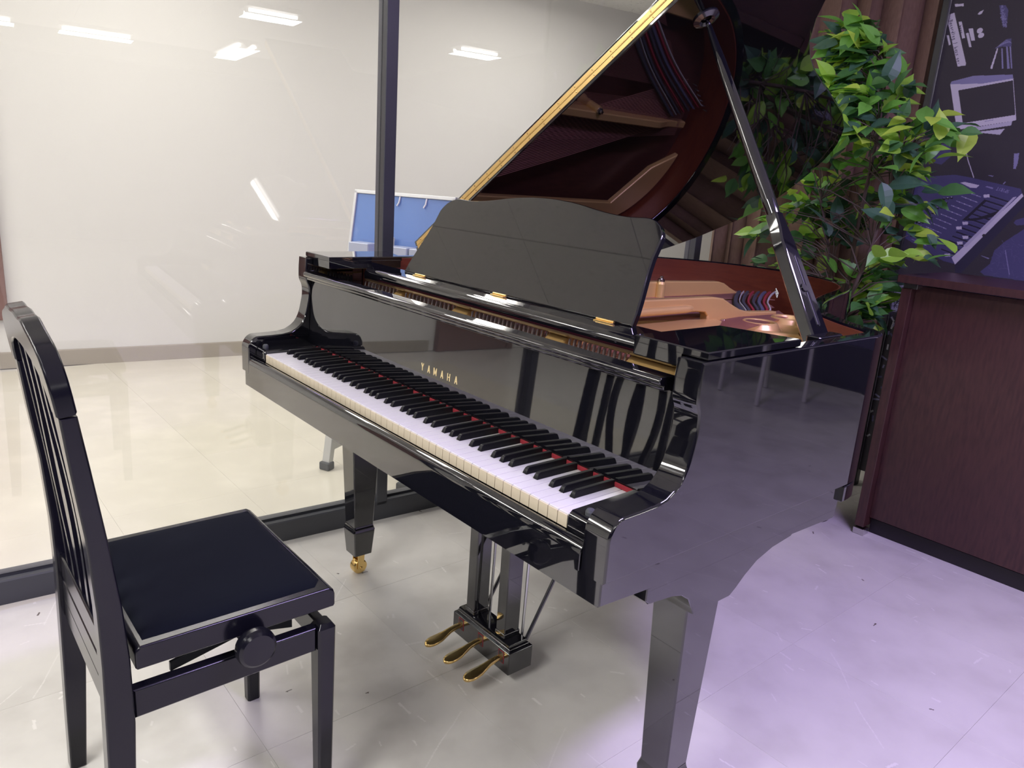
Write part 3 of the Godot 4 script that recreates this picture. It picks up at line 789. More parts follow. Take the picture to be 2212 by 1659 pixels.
func plate(t: Node3D, path: Array) -> void:
	var X := Vector3.RIGHT
	var Y := Vector3.UP
	var Z := Vector3.BACK
	# the casting lies inside the rim; the opening under the strings shows the soundboard
	var s := Shape.new()
	var outer := inset(path, 0.06)
	var right := PackedVector2Array()
	for p in outer:
		if p.x > 0.15 and p.y < -0.3: right.append(p)
	right.append_array(PackedVector2Array([Vector2(0.15, -1.62), Vector2(0.15, -0.98), Vector2(0.09, -0.98), Vector2(0.09, -0.40), Vector2(0.66, -0.40)]))
	var cleaned := PackedVector2Array()
	for p in right:
		if cleaned.is_empty() or cleaned[-1].distance_to(p) > 0.004: cleaned.append(p)
	s.prism(cleaned, Vector3.ZERO, X, Z, Y, 0.9, 0.926, 0.004, 40.0)
	var pl := obj("iron_plate", s, M.plate_gold, t)
	s = Shape.new()
	s.prism(PackedVector2Array([Vector2(-0.225, 0.9), Vector2(-0.225, 0.926), Vector2(-0.236, 0.932), Vector2(-0.40, 0.938), Vector2(-0.40, 0.9)]), Vector3.ZERO, Z, Y, X, -0.655, 0.655, 0.002, 40.0)
	obj("pin_plate", s, M.plate_gold, pl)
	s = Shape.new()
	var bl := PackedVector2Array()
	for p in outer:
		if p.x < -0.3 and p.y < -0.42: bl.append(p)
	bl.append_array(PackedVector2Array([Vector2(-0.62, -0.40), Vector2(-0.56, -0.40), Vector2(-0.56, -1.5), Vector2(-0.4, -1.65)]))
	s.prism(bl, Vector3.ZERO, X, Z, Y, 0.9, 0.926, 0.004, 40.0)
	obj("bass_side", s, M.plate_gold, pl)
	# long struts: tall webs that sweep down to the tail
	var fins := [[0.142, [[-0.40, 0.93], [-0.40, 1.0], [-0.44, 1.012], [-0.60, 1.014], [-0.97, 1.008], [-1.02, 1.002], [-1.06, 0.985], [-1.11, 0.966], [-1.16, 0.956], [-1.31, 0.949], [-1.31, 0.915], [-0.955, 0.915], [-0.953, 0.955], [-0.94, 0.966], [-0.90, 0.97], [-0.60, 0.975], [-0.55, 0.93]]],
		[-0.21, [[-0.40, 0.93], [-0.40, 0.985], [-0.46, 0.998], [-1.19, 0.997], [-1.50, 0.987], [-1.535, 0.98], [-1.575, 0.962], [-1.62, 0.945], [-1.72, 0.935], [-1.72, 0.905], [-0.5, 0.905]]]]
	for f in fins:
		s = Shape.new()
		var pp := PackedVector2Array()
		for q in f[1]: pp.append(Vector2(q[0], q[1]))
		s.prism(pp, Vector3.ZERO, Z, Y, X, f[0] - 0.014, f[0] + 0.014, 0.004, 45.0)
		obj("strut", s, M.plate_gold, pl)
	s = Shape.new()
	s.tube([Vector3(0.162, 0.984, -0.42), Vector3(0.162, 0.982, -0.84), Vector3(0.158, 0.981, -0.868), Vector3(0.15, 0.98, -0.878)], [0.011, 0.011, 0.009, 0.002], 12)
	obj("bead", s, M.plate_gold, pl)
	s = Shape.new()
	s.lathe([Vector2(0.022, 0.9), Vector2(0.017, 0.915), Vector2(0.0155, 0.99), Vector2(0.013, 0.998), Vector2(0, 0.999)], Vector3(-0.19, 0, -1.165), Y, 18)
	var post := obj("post", s, M.plate_gold, pl)
	s = Shape.new()
	s.lathe([Vector2(0.012, 0.998), Vector2(0.012, 1.006), Vector2(0.006, 1.008), Vector2(0.006, 1.016), Vector2(0, 1.017)], Vector3(-0.19, 0, -1.165), Y, 6)
	obj("bolt", s, M.steel, pl)
	for q in [[0.183, -0.99], [0.115, -1.06]]:
		s = Shape.new()
		s.lathe([Vector2(0.022, 0.925), Vector2(0.02, 0.93), Vector2(0.012, 0.932)], Vector3(q[0], 0, q[1]), Y, 18)
		obj("boss", s, M.plate_gold, pl)
		s = Shape.new()
		s.lathe([Vector2(0.011, 0.93), Vector2(0.011, 0.938), Vector2(0.007, 0.941), Vector2(0.007, 0.95), Vector2(0, 0.951)], Vector3(q[0], 0, q[1]), Y, 8)
		obj("bolt", s, M.steel, pl)
	# gusset webs at the front, rising to the struts
	for q in [[-0.165, -0.105], [0.19, 0.25], [0.43, 0.64], [-0.45, -0.415]]:
		s = Shape.new()
		s.prism(PackedVector2Array([Vector2(-0.238, 0.928), Vector2(-0.27, 0.935), Vector2(-0.30, 0.948), Vector2(-0.335, 0.972), Vector2(-0.35, 0.985), Vector2(-0.39, 0.985), Vector2(-0.39, 0.928)]), Vector3.ZERO, Z, Y, X, q[0], q[1], 0.004, 40.0)
		obj("gusset", s, M.plate_gold, pl)
	# raised lands, the rolled edge and the two ringed holes on the treble side
	s = Shape.new()
	s.prism(PackedVector2Array([Vector2(0.10, -0.72), Vector2(0.16, -0.99), Vector2(0.2, -0.97), Vector2(0.30, -0.80), Vector2(0.36, -0.60), Vector2(0.30, -0.44), Vector2(0.165, -0.44)]), Vector3.ZERO, X, Z, Y, 0.92, 0.948, 0.008, 40.0)
	obj("land", s, M.plate_gold, pl)
	s = Shape.new()
	s.tube([Vector3(0.34, 0.93, -0.74), Vector3(0.345, 0.938, -0.80), Vector3(0.37, 0.941, -0.90), Vector3(0.42, 0.941, -0.97), Vector3(0.435, 0.93, -0.985)], [0.006, 0.014, 0.016, 0.014, 0.005], 12)
	obj("rolled_edge", s, M.plate_gold, pl)
	for q in [[0.233, -1.095], [0.222, -1.265]]:
		s = Shape.new()
		s.lathe([Vector2(0.066, 0.924), Vector2(0.058, 0.93), Vector2(0.05, 0.943), Vector2(0.045, 0.947), Vector2(0.04, 0.945), Vector2(0.036, 0.935), Vector2(0.036, 0.922)], Vector3(q[0], 0, q[1]), Y, 28)
		var ring := obj("ringed_hole", s, M.plate_gold, pl)
		s = Shape.new()
		s.lathe([Vector2(0.0365, 0.9275), Vector2(0, 0.9275)], Vector3(q[0], 0, q[1]), Y, 28)
		obj("hole_floor", s, M.frame_dark, pl)
	# tuning pins, strings, felts
	rng.seed = 3
	s = Shape.new()
	var st := Shape.new()
	var n := 0
	for sec in [[-0.63, -0.46, 26, 0.0], [-0.40, -0.18, 36, 0.0], [-0.09, 0.18, 54, 0.0], [0.26, 0.42, 34, 0.0]]:
		for i in sec[2]:
			var x: float = lerpf(sec[0], sec[1], i / float(sec[2] - 1))
			var z: float = -0.315 - 0.012 * (i % 3)
			s.tube([Vector3(x, 0.936, z), Vector3(x, 0.962, z - 0.004)], 0.0032, 6)
			var zb := -1.30 - 0.35 * (0.42 - x) / 0.6
			var xb := x * 0.55 - 0.03
			if x < -0.45: xb = x + 0.42; zb = -1.62
			zb = maxf(zb, -1.68)
			st.tube([Vector3(x, 0.947, z), Vector3(x + 0.004, 0.944, -0.44), Vector3(lerpf(x, xb, 0.6), 0.946, lerpf(-0.44, zb, 0.6)), Vector3(xb, 0.94, zb)], 0.0007 if x > -0.45 else 0.0016, 4, false)
	var pins := obj("tuning_pins", s, M.steel, pl)
	pins.set_meta("kind", "stuff")
	var so := obj("strings", st, mat("string_copper", lin(0.55, 0.27, 0.22), 0.4, 0.8), t)
	so.set_meta("kind", "stuff")
	s = Shape.new()
	s.box(Vector3(0, 0.925, -0.213), Vector3(1.2, 0.05, 0.02), 0.002)
	obj("damper_felt", s, M.red_felt, t)
	# bands of felt woven through the string ends at the tail
	var bands := [[0.0, 0.028, M.grey_felt], [0.13, 0.007, M.white_felt], [0.24, 0.022, M.grey_felt], [0.4, 0.016, M.red_felt], [0.56, 0.022, M.grey_felt], [0.74, 0.026, M.blue_felt], [0.9, 0.018, M.red_felt], [1.03, 0.012, M.white_felt]]
	for b in bands:
		s = Shape.new()
		var a: Vector2 = Vector2(-0.178, -1.605) + Vector2(0.055, -0.14) * b[0]
		var c: Vector2 = Vector2(0.118, -1.18) + Vector2(0.012, -0.13) * b[0]
		var rows := []
		for k in 13:
			var f := k / 12.0
			var p: Vector2 = a.lerp(c, f) + Vector2(0, 0.03 * sin(f * PI))
			var y := 0.948 + 0.002 * sin(f * PI * 3.0)
			var w: float = b[1] * 0.5
			rows.append(PackedVector3Array([Vector3(p.x, y, p.y - w), Vector3(p.x, y + 0.006, p.y - w * 0.6), Vector3(p.x, y + 0.006, p.y + w * 0.6), Vector3(p.x, y, p.y + w)]))
		s.loft(rows, true, true, 60.0)
		obj("string_felt", s, b[2], t)
	for k in 6:
		s = Shape.new()
		var p := Vector3(-0.135 + 0.017 * k, 0.945, -1.775 + 0.025 * k)
		s.tube([p, p + Vector3(0.0, 0.018, -0.004)], 0.0028, 6)
		obj("hitch_pin", s, M.steel, pl)

func lid(t: Node3D) -> void:
	var th := deg_to_rad(33.2)
	var o := Vector3(-0.722, 1.036, 0)
	var ex := Vector3(cos(th), sin(th), 0)
	var ez := Vector3(-sin(th), cos(th), 0)
	var pts := [[0.0, -0.56], [1.462, -0.56], [1.462, -0.76], [1.452, -0.81], [1.425, -0.85], [1.36, -0.905], [1.284, -0.971], [1.233, -1.015], [1.169, -1.09], [1.125, -1.169], [1.09, -1.25], [1.067, -1.32], [1.03, -1.44], [0.992, -1.557], [0.968, -1.63], [0.935, -1.701], [0.905, -1.76], [0.865, -1.813], [0.83, -1.853], [0.79, -1.889], [0.734, -1.926], [0.64, -1.97], [0.522, -2.005], [0.44, -2.025], [0.367, -2.022], [0.29, -1.995], [0.225, -1.957], [0.121, -1.894], [0.05, -1.83], [0.014, -1.79], [0.0, -1.75]]
	var p := PackedVector2Array()
	for q in pts: p.append(Vector2(q[0], q[1]))
	var s := Shape.new()
	s.prism(p, o, ex, Vector3.BACK, ez, 0.0, 0.02, 0.0025, 30.0)
	var l := obj("lid", s, M.piano_black, t)
	s = Shape.new()
	s.prism(PackedVector2Array([Vector2(0.002, -0.56), Vector2(1.46, -0.56), Vector2(1.46, -0.93), Vector2(0.002, -0.93)]), o, ex, Vector3.BACK, ez, 0.0215, 0.0405, 0.002, 30.0)
	obj("folded_lid_front", s, M.piano_black, t)
	for d in [[0.008, 0.019], [0.0225, 0.0335]]:
		s = Shape.new()
		s.prism(PackedVector2Array([Vector2(0.012, d[0]), Vector2(1.45, d[0]), Vector2(1.45, d[1]), Vector2(0.012, d[1])]), o, ex, ez, Vector3.BACK, -0.5602, -0.5585, 0.0004)
		var h := obj("hinge_strip", s, M.hinge_brass, l)
		for i in 22:
			var q := Shape.new()
			q.lathe([Vector2(0.0026, 0.0), Vector2(0.002, 0.0012), Vector2(0, 0.0014)], o + ex * (0.04 + i * 0.066) + ez * ((d[0] + d[1]) / 2) + Vector3(0, 0, -0.5586), Vector3.BACK, 8)
			obj("screw", q, M.brass, l)
	s = Shape.new()
	s.tube([o + ex * 0.012 + ez * 0.0207 + Vector3(0, 0, -0.5592), o + ex * 1.45 + ez * 0.0207 + Vector3(0, 0, -0.5592)], 0.0016, 6)
	obj("hinge_pin", s, M.brass, l)
	# cup that takes the tip of the prop
	s = Shape.new()
	var top := Vector3(0.236, 1.6605, -0.682)
	s.lathe([Vector2(0.03, 0.0), Vector2(0.03, 0.006), Vector2(0.018, 0.011), Vector2(0.012, 0.006)], top + ez * 0.0045, -ez, 24)
	obj("prop_cup", s, M.black_satin, l)
	# prop: flat slotted blade below, turned tapering rod above
	var b := Vector3(0.666, 1.0, -0.612)
	var u := (top - b).normalized()
	var w := Vector3(0, 0, 1) - u * u.z
	w = w.normalized()
	var nn := u.cross(w)
	s = Shape.new()
	var L := (top - b).length()
	s.prism(PackedVector2Array([Vector2(0, 0.034), Vector2(0.12, 0.029), Vector2(0.2, 0.0255), Vector2(0.235, 0.0245), Vector2(0.262, 0.0165), Vector2(0.30, 0.0125), Vector2(0.30, -0.0125), Vector2(0.262, -0.0165), Vector2(0.235, -0.022), Vector2(0.2, -0.0225), Vector2(0.12, -0.026), Vector2(0, -0.03)]), b, u, w, nn, -0.014, 0.014, 0.004, 50.0)
	var pr := obj("lid_prop", s, M.piano_black, t)
	s = Shape.new()
	s.lathe([Vector2(0.0135, 0.295), Vector2(0.0145, 0.33), Vector2(0.0135, L * 0.65), Vector2(0.0105, L * 0.86), Vector2(0.006, L * 0.985), Vector2(0.0, L * 0.995)], b, u, 18)
	obj("rod", s, M.piano_black, pr)
	s = Shape.new()
	for e in [1, -1]:
		for q in [[0.045, 0.115, 0.005], [0.13, 0.195, 0.004]]:
			s.prism(PackedVector2Array([Vector2(q[0], q[2]), Vector2(q[1], q[2]), Vector2(q[1] + 0.005, 0), Vector2(q[1], -q[2]), Vector2(q[0], -q[2]), Vector2(q[0] - 0.005, 0)]), b, u, w, nn * e, 0.013, 0.0158, 0.0009)
	obj("slot", s, M.frame_dark, pr)
	s = Shape.new()
	s.tube([b + nn * 0.0145 + u * 0.125 + w * 0.008, b + nn * 0.0165 + u * 0.125 + w * 0.008], [0.009, 0.0085], 16)
	obj("pivot_stud", s, M.piano_black, pr)
	s = Shape.new()
	s.box(Vector3(0.672, 1.0, -0.612), Vector3(0.03, 0.06, 0.09), 0.003)
	obj("prop_block", s, M.piano_black, t)

func legs(t: Node3D) -> void:
	var X := Vector3.RIGHT
	var Z := Vector3.BACK
	for q in [[0.655, -0.292, 0.64], [-0.612, -0.30, 0.642], [-0.2, -1.55, 0.668]]:
		var s := Shape.new()
		s.taper(Vector3(q[0], 0.178, q[1]), Vector2(0.0325, 0.0335), Vector3(q[0], q[2], q[1]), Vector2(0.041, 0.054), X, Z, 0.003)
		var l := obj("leg", s, M.piano_black, t)
		s = Shape.new()
		var rg := []
		for k in [[0.076, 0.031], [0.135, 0.0355], [0.155, 0.037], [0.162, 0.0375], [0.174, 0.034], [0.18, 0.033]]:
			var h: float = k[1]
			var b := 0.003
			var r := PackedVector3Array()
			for v in [Vector2(h - b, -h), Vector2(h, -h + b), Vector2(h, h - b), Vector2(h - b, h), Vector2(-h + b, h), Vector2(-h, h - b), Vector2(-h, -h + b), Vector2(-h + b, -h)]:
				r.append(Vector3(q[0] + v.x, k[0], q[1] + v.y))
			rg.append(r)
		s.loft(rg, true, true, 25.0)
		obj("ferrule", s, M.piano_black, l)
		# brass caster: plate, fork and wheel
		s = Shape.new()
		s.lathe([Vector2(0, 0.066), Vector2(0.02, 0.066), Vector2(0.022, 0.07), Vector2(0.022, 0.0765)], Vector3(q[0], 0, q[1]), Vector3.UP, 18)
		for sx in [-1, 1]:
			s.prism(PackedVector2Array([Vector2(-0.011, 0.07), Vector2(0.013, 0.07), Vector2(0.012, 0.02), Vector2(0.006, 0.013), Vector2(-0.004, 0.013), Vector2(-0.008, 0.02)]), Vector3(q[0] + sx * 0.0175, 0, q[1]), Z, Vector3.UP, X, -0.002, 0.002, 0.0008)
			s.lathe([Vector2(0.006, 0.0), Vector2(0.005, 0.003), Vector2(0, 0.004)], Vector3(q[0] + sx * 0.0195, 0.023, q[1] + 0.001), X * sx, 10)
		obj("caster_fork", s, M.brass, l)
		s = Shape.new()
		s.lathe([Vector2(0, -0.0145), Vector2(0.021, -0.0145), Vector2(0.0245, -0.012), Vector2(0.0255, 0.0), Vector2(0.0245, 0.012), Vector2(0.021, 0.0145), Vector2(0, 0.0145)], Vector3(q[0], 0.0257, q[1] + 0.001), X, 28)
		obj("caster_wheel", s, M.brass, l)
	# shaped brackets that join the front legs to the key bed
	for sx in [-1, 1]:
		var s := Shape.new()
		var dz := 0.0 if sx > 0 else -0.005
		var p := PackedVector2Array()
		for v in [[-0.092, 0.657], [-0.092, 0.632], [-0.10, 0.624], [-0.165, 0.617], [-0.19, 0.61], [-0.212, 0.596], [-0.226, 0.573], [-0.232, 0.56], [-0.342, 0.56], [-0.36, 0.571], [-0.385, 0.59], [-0.42, 0.61], [-0.47, 0.624], [-0.535, 0.631], [-0.545, 0.637], [-0.545, 0.647]]:
			p.append(Vector2(v[0] + dz, v[1]))
		s.prism(p, Vector3.ZERO, Z, Vector3.UP, X, minf(sx * 0.60, sx * 0.7135), maxf(sx * 0.60, sx * 0.7135), 0.002, 40.0)
		obj("leg_bracket", s, M.piano_black, t)

func lyre(t: Node3D) -> void:
	var s := Shape.new()
	s.box(Vector3(0.0, 0.0645, -0.375), Vector3(0.25, 0.065, 0.082), 0.0025)
	var l := obj("pedal_lyre", s, M.piano_black, t)
	s = Shape.new()
	s.box(Vector3(0.0, 0.1, -0.375), Vector3(0.236, 0.007, 0.068), 0.002)
	s.prism(PackedVector2Array([Vector2(-0.345, 0.1035), Vector2(-0.342, 0.106), Vector2(-0.343, 0.111), Vector2(-0.348, 0.1135), Vector2(-0.402, 0.1135), Vector2(-0.405, 0.1035)]), Vector3.ZERO, Vector3.BACK, Vector3.UP, Vector3.RIGHT, -0.113, 0.113, 0.0015, 50.0)
	obj("cap", s, M.piano_black, l)
	for x in [-0.0695, 0.064]:
		s = Shape.new()
		s.box(Vector3(x, 0.385, -0.375), Vector3(0.037, 0.545, 0.05), 0.002)
		obj("post", s, M.piano_black, l)
		s = Shape.new()
		s.box(Vector3(x, 0.12, -0.375), Vector3(0.041, 0.014, 0.054), 0.002)
		obj("post_foot", s, M.piano_black, l)
	for x in [-0.055, 0.01, 0.085]:
		s = Shape.new()
		s.tube([Vector3(x, 0.08, -0.41), Vector3(x, 0.64, -0.42)], 0.0038, 8)
		obj("pull_rod", s, M.steel, l)
	for x in [-0.08, 0.1]:
		s = Shape.new()
		s.tube([Vector3(x, 0.1, -0.412), Vector3(x, 0.645, -0.72)], 0.0055, 8)
		obj("brace", s, M.black_satin, l)
	# pedals: a flat neck that swells into a rounded, dished toe
	for x in [-0.085, 0.004, 0.093]:
		s = Shape.new()
		var rows := []
		for q in [[-0.34, 0.074, 0.0085, 0.006], [-0.315, 0.073, 0.0085, 0.006], [-0.295, 0.069, 0.009, 0.0065], [-0.278, 0.0635, 0.0125, 0.0065], [-0.262, 0.059, 0.0165, 0.0065], [-0.245, 0.0565, 0.0185, 0.0065], [-0.232, 0.055, 0.0175, 0.0065], [-0.222, 0.0535, 0.0135, 0.006], [-0.2165, 0.0525, 0.0075, 0.0045], [-0.2145, 0.052, 0.002, 0.002]]:
			var r := PackedVector3Array()
			for k in 14:
				var a := TAU * k / 14
				var c := cos(a)
				var sn := sin(a)
				r.append(Vector3(x + signf(c) * pow(absf(c), 0.7) * q[2], q[1] + signf(sn) * pow(absf(sn), 0.8) * q[3], q[0]))
			rows.append(r)
		s.loft(rows, true, true, 70.0)
		obj("pedal", s, M.brass, l)
		s = Shape.new()
		s.prism(PackedVector2Array([Vector2(-0.0115, 0.058), Vector2(0.0115, 0.058), Vector2(0.0115, 0.092), Vector2(-0.0115, 0.092)]), Vector3(x, 0, 0), Vector3.RIGHT, Vector3.UP, Vector3.BACK, -0.335, -0.3332, 0.0002)
		obj("bushing", s, M.red_felt, l)
		s = Shape.new()
		s.prism(PackedVector2Array([Vector2(-0.0098, 0.0597), Vector2(0.0098, 0.0597), Vector2(0.0098, 0.0903), Vector2(-0.0098, 0.0903)]), Vector3(x, 0, 0), Vector3.RIGHT, Vector3.UP, Vector3.BACK, -0.335, -0.3329, 0.0002)
		obj("bushing_slot", s, M.frame_dark, l)

func chair() -> void:
	var cx := -0.016
	var t := thing("piano_chair", "black piano chair with a dark velvet seat and slatted back, before the keyboard", "chair", Vector3(cx, 0, 0))
	var X := Vector3.RIGHT
	var Z := Vector3.BACK
	var Y := Vector3.UP
	var B: Material = M.chair_black
	# rear legs run up into the back stiles, leaning backwards above the seat
	for sx in [-1, 1]:
		var s := Shape.new()
		var p := PackedVector2Array()
		for q in [[0.583, 0.0], [0.575, 0.12], [0.566, 0.26], [0.561, 0.36], [0.562, 0.48], [0.568, 0.58], [0.581, 0.70], [0.596, 0.82], [0.6075, 0.906], [0.632, 0.906], [0.624, 0.82], [0.612, 0.71], [0.605, 0.58], [0.604, 0.48], [0.606, 0.36], [0.608, 0.26], [0.611, 0.12], [0.613, 0.0]]:
			p.append(Vector2(q[0], q[1]))
		s.prism(p, Vector3.ZERO, Z, Y, X, minf(sx * 0.177, sx * 0.213), maxf(sx * 0.177, sx * 0.213), 0.003, 40.0)
		obj("back_stile", s, B, t)
		s = Shape.new()
		s.taper(Vector3(sx * 0.193, 0.0, 0.214), Vector2(0.014, 0.015), Vector3(sx * 0.193, 0.412, 0.213), Vector2(0.020, 0.0185), X, Z, 0.004)
		s.taper(Vector3(sx * 0.193, 0.412, 0.213), Vector2(0.020, 0.0185), Vector3(sx * 0.193, 0.4215, 0.213), Vector2(0.014, 0.0125), X, Z, 0.004)
		obj("front_leg", s, B, t)
		s = Shape.new()
		s.prism(PackedVector2Array([Vector2(0.2325, 0.366), Vector2(0.2325, 0.418), Vector2(0.561, 0.418), Vector2(0.561, 0.362)]), Vector3.ZERO, Z, Y, X, minf(sx * 0.182, sx * 0.206), maxf(sx * 0.182, sx * 0.206), 0.004, 30.0)
		obj("side_apron", s, B, t)
		s = Shape.new()
		s.lathe([Vector2(0.0, 0.0), Vector2(0.012, 0.0), Vector2(0.012, 0.01), Vector2(0.026, 0.012), Vector2(0.034, 0.016), Vector2(0.036, 0.022), Vector2(0.036, 0.032), Vector2(0.034, 0.038), Vector2(0.029, 0.0415), Vector2(0.0, 0.0425)], Vector3(sx * 0.214, 0.447, 0.366), X * sx, 36)
		obj("height_knob", s, B, t)
	for z in [0.213, 0.585]:
		var s := Shape.new()
		s.box(Vector3(0, 0.392, z), Vector3(0.35, 0.05, 0.022), 0.003)
		obj("cross_apron", s, B, t)
	var s := Shape.new()
	# seat: moulded frame and domed cushion
	s.prism(PackedVector2Array([Vector2(0.2, 0.458), Vector2(0.1975, 0.462), Vector2(0.1975, 0.485), Vector2(0.201, 0.495), Vector2(0.211, 0.501), Vector2(0.545, 0.501), Vector2(0.553, 0.496), Vector2(0.5555, 0.486), Vector2(0.5555, 0.462), Vector2(0.552, 0.458)]), Vector3.ZERO, Z, Y, X, -0.2135, 0.2135, 0.003, 50.0)
	obj("seat_frame", s, B, t)
	s = Shape.new()
	var N := 16
	var hgt := func(u: float, v: float) -> Vector3:
		var e: float = pow(1.0 - pow(absf(u), 6.0), 0.5) * pow(1.0 - pow(absf(v), 6.0), 0.5)
		return Vector3(u * 0.1985, 0.5 + 0.017 * e, 0.3765 + v * 0.1655)
	for i in N:
		for j in N:
			var c := []
			var m := []
			for d in [[0, 0], [1, 0], [1, 1], [0, 1]]:
				var u: float = -1.0 + 2.0 * (i + d[0]) / N
				var v: float = -1.0 + 2.0 * (j + d[1]) / N
				c.append(hgt.call(u, v))
				var du: Vector3 = hgt.call(clampf(u + 0.02, -1, 1), v) - hgt.call(clampf(u - 0.02, -1, 1), v)
				var dv: Vector3 = hgt.call(u, clampf(v + 0.02, -1, 1)) - hgt.call(u, clampf(v - 0.02, -1, 1))
				m.append(dv.cross(du).normalized())
			s.quad(c[0], c[1], c[2], c[3], m[0], m[1], m[2], m[3])
	obj("seat_cushion", s, M.velvet, t)
	# scissor lift under the seat
	for x in [-0.15, 0.15]:
		s = Shape.new()
		s.taper(Vector3(x, 0.41, 0.26), Vector2(0.004, 0.009), Vector3(x, 0.457, 0.47), Vector2(0.004, 0.009), X, Y, 0.001)
		s.taper(Vector3(x + 0.01, 0.41, 0.49), Vector2(0.004, 0.009), Vector3(x + 0.01, 0.457, 0.27), Vector2(0.004, 0.009), X, Y, 0.001)
		s.tube([Vector3(x - 0.01, 0.434, 0.37), Vector3(x + 0.025, 0.434, 0.37)], 0.006, 8)
		obj("lift_arm", s, M.frame_grey, t)
	s = Shape.new()
	s.tube([Vector3(-0.215, 0.447, 0.366), Vector3(0.215, 0.447, 0.366)], 0.007, 10)
	obj("lift_shaft", s, M.steel, t)
	s = Shape.new()
	s.box(Vector3(0, 0.449, 0.38), Vector3(0.34, 0.012, 0.3), 0.002)
	obj("seat_plate", s, M.frame_dark, t)
	# crest rail in the plane of the leaning back
	var lean := Vector3(0, 0.99, 0.14).normalized()
	var ln := lean.cross(X).normalized()
	s = Shape.new()
	var up := [[0.213, 0.0], [0.213, 0.028], [0.209, 0.052], [0.199, 0.072], [0.183, 0.088], [0.16, 0.099], [0.135, 0.106], [0.11, 0.112], [0.09, 0.119], [0.072, 0.123], [0.05, 0.121], [0.03, 0.121], [0.0, 0.124]]
	var lo := [[0.177, 0.0], [0.17, 0.022], [0.155, 0.038], [0.13, 0.05], [0.09, 0.06], [0.05, 0.065], [0.0, 0.067]]
	var p := PackedVector2Array()
	for q in up: p.append(Vector2(q[0], q[1]))
	for i in range(up.size() - 2, -1, -1): p.append(Vector2(-up[i][0], up[i][1]))
	for q in lo: p.append(Vector2(-q[0], q[1]))
	for i in range(lo.size() - 2, -1, -1): p.append(Vector2(lo[i][0], lo[i][1]))
	s.prism(p, Vector3(0, 0.908, 0.6205), X, lean, ln, -0.014, 0.0135, 0.003, 40.0)
	obj("crest_rail", s, B, t)
	s = Shape.new()
	s.box(Vector3(0, 0.485, 0.584), Vector3(0.354, 0.05, 0.022), 0.003)
	obj("back_rail", s, B, t)
	s = Shape.new()
	s.box(Vector3(0, 0.432, 0.585), Vector3(0.354, 0.051, 0.021), 0.003)
	obj("back_rail", s, B, t)
	# slats: the outer pair straight, the next pair bowed into a lyre, one in the middle
	for k in 5:
		var x0: float = [-0.125, -0.062, 0.0, 0.062, 0.125][k]
		var bow: float = [0.0, -0.03, 0.0, 0.03, 0.0][k]
		var rings := []
		for i in 13:
			var f := i / 12.0
			var y := 0.505 + f * (0.972 - 0.505 - absf(x0) * 0.1)
			var z: float = 0.583 + 0.005 * f + 0.038 * pow(f, 1.4)
			var x := x0 + bow * sin(PI * clampf((f - 0.1) / 0.7, 0.0, 1.0))
			var w := 0.0095 + (0.012 * sin(PI * clampf((f - 0.15) / 0.5, 0, 1)) if k == 2 else 0.0)
			rings.append(PackedVector3Array([Vector3(x - w, y, z - 0.008), Vector3(x + w, y, z - 0.008), Vector3(x + w, y, z + 0.008), Vector3(x - w, y, z + 0.008)]))
		s = Shape.new()
		s.loft(rings, true, true, 50.0)
		obj("slat", s, B, t)

# millimetres from the backdrop's upper left corner -> texture pixels
func mm(pts: Array) -> Array: return pts.map(func(q): return Vector2(q[0], q[1]) * 0.64)

const GLYPH := {"R": [[0, 0, 0, 1], [0, 0, .7, .1], [.7, .1, .7, .4], [.7, .4, 0, .5], [.2, .5, .8, 1]], "e": [[0, .7, .7, .6], [.7, .6, .4, .4], [.4, .4, 0, .7], [0, .7, .3, 1], [.3, 1, .7, .9]], "c": [[.7, .5, .3, .4], [.3, .4, 0, .7], [0, .7, .3, 1], [.3, 1, .7, .9]], "o": [[.35, .4, 0, .7], [0, .7, .35, 1], [.35, 1, .7, .7], [.7, .7, .35, .4]], "r": [[.1, .4, .1, 1], [.1, .55, .6, .4]], "d": [[.7, 0, .7, 1], [.7, .5, .1, .6], [.1, .6, .1, .9], [.1, .9, .7, 1]], "i": [[.3, .4, .3, 1], [.3, .15, .35, .2]], "n": [[.1, .4, .1, 1], [.1, .5, .6, .45], [.6, .45, .6, 1]], "g": [[.7, .4, .1, .5], [.1, .5, .1, .9], [.1, .9, .7, .9], [.7, .4, .7, 1.2], [.7, 1.2, .1, 1.3]], "/": [[.1, 1.1, .6, -.1]], "b": [[.1, 0, .1, 1], [.1, .5, .7, .6], [.7, .6, .7, .9], [.7, .9, .1, 1]], "a": [[.7, .4, .1, .6], [.1, .6, .1, .9], [.1, .9, .7, .9], [.7, .4, .7, 1]], "s": [[.7, .4, .1, .5], [.1, .5, .7, .85], [.7, .85, .1, 1]], "S": [[.8, 0, .1, .1], [.1, .1, .1, .4], [.1, .4, .8, .6], [.8, .6, .8, .9], [.8, .9, .1, 1]], "P": [[0, 0, 0, 1], [0, 0, .8, .1], [.8, .1, .8, .4], [.8, .4, 0, .5]], "I": [[.4, 0, .4, 1]], "T": [[0, 0, .9, 0], [.45, 0, .45, 1]], ".": [[.3, .55, .45, .6]]}
func write(im: Image, text: String, at: Vector2, along: Vector2, down: Vector2, w: float, c: Color) -> void:
	for i in text.length():
		for q in GLYPH.get(text[i], []):
			stroke(im, at + along * (i + q[0] * 0.75) + down * q[1], at + along * (i + q[2] * 0.75) + down * q[3], w, c)

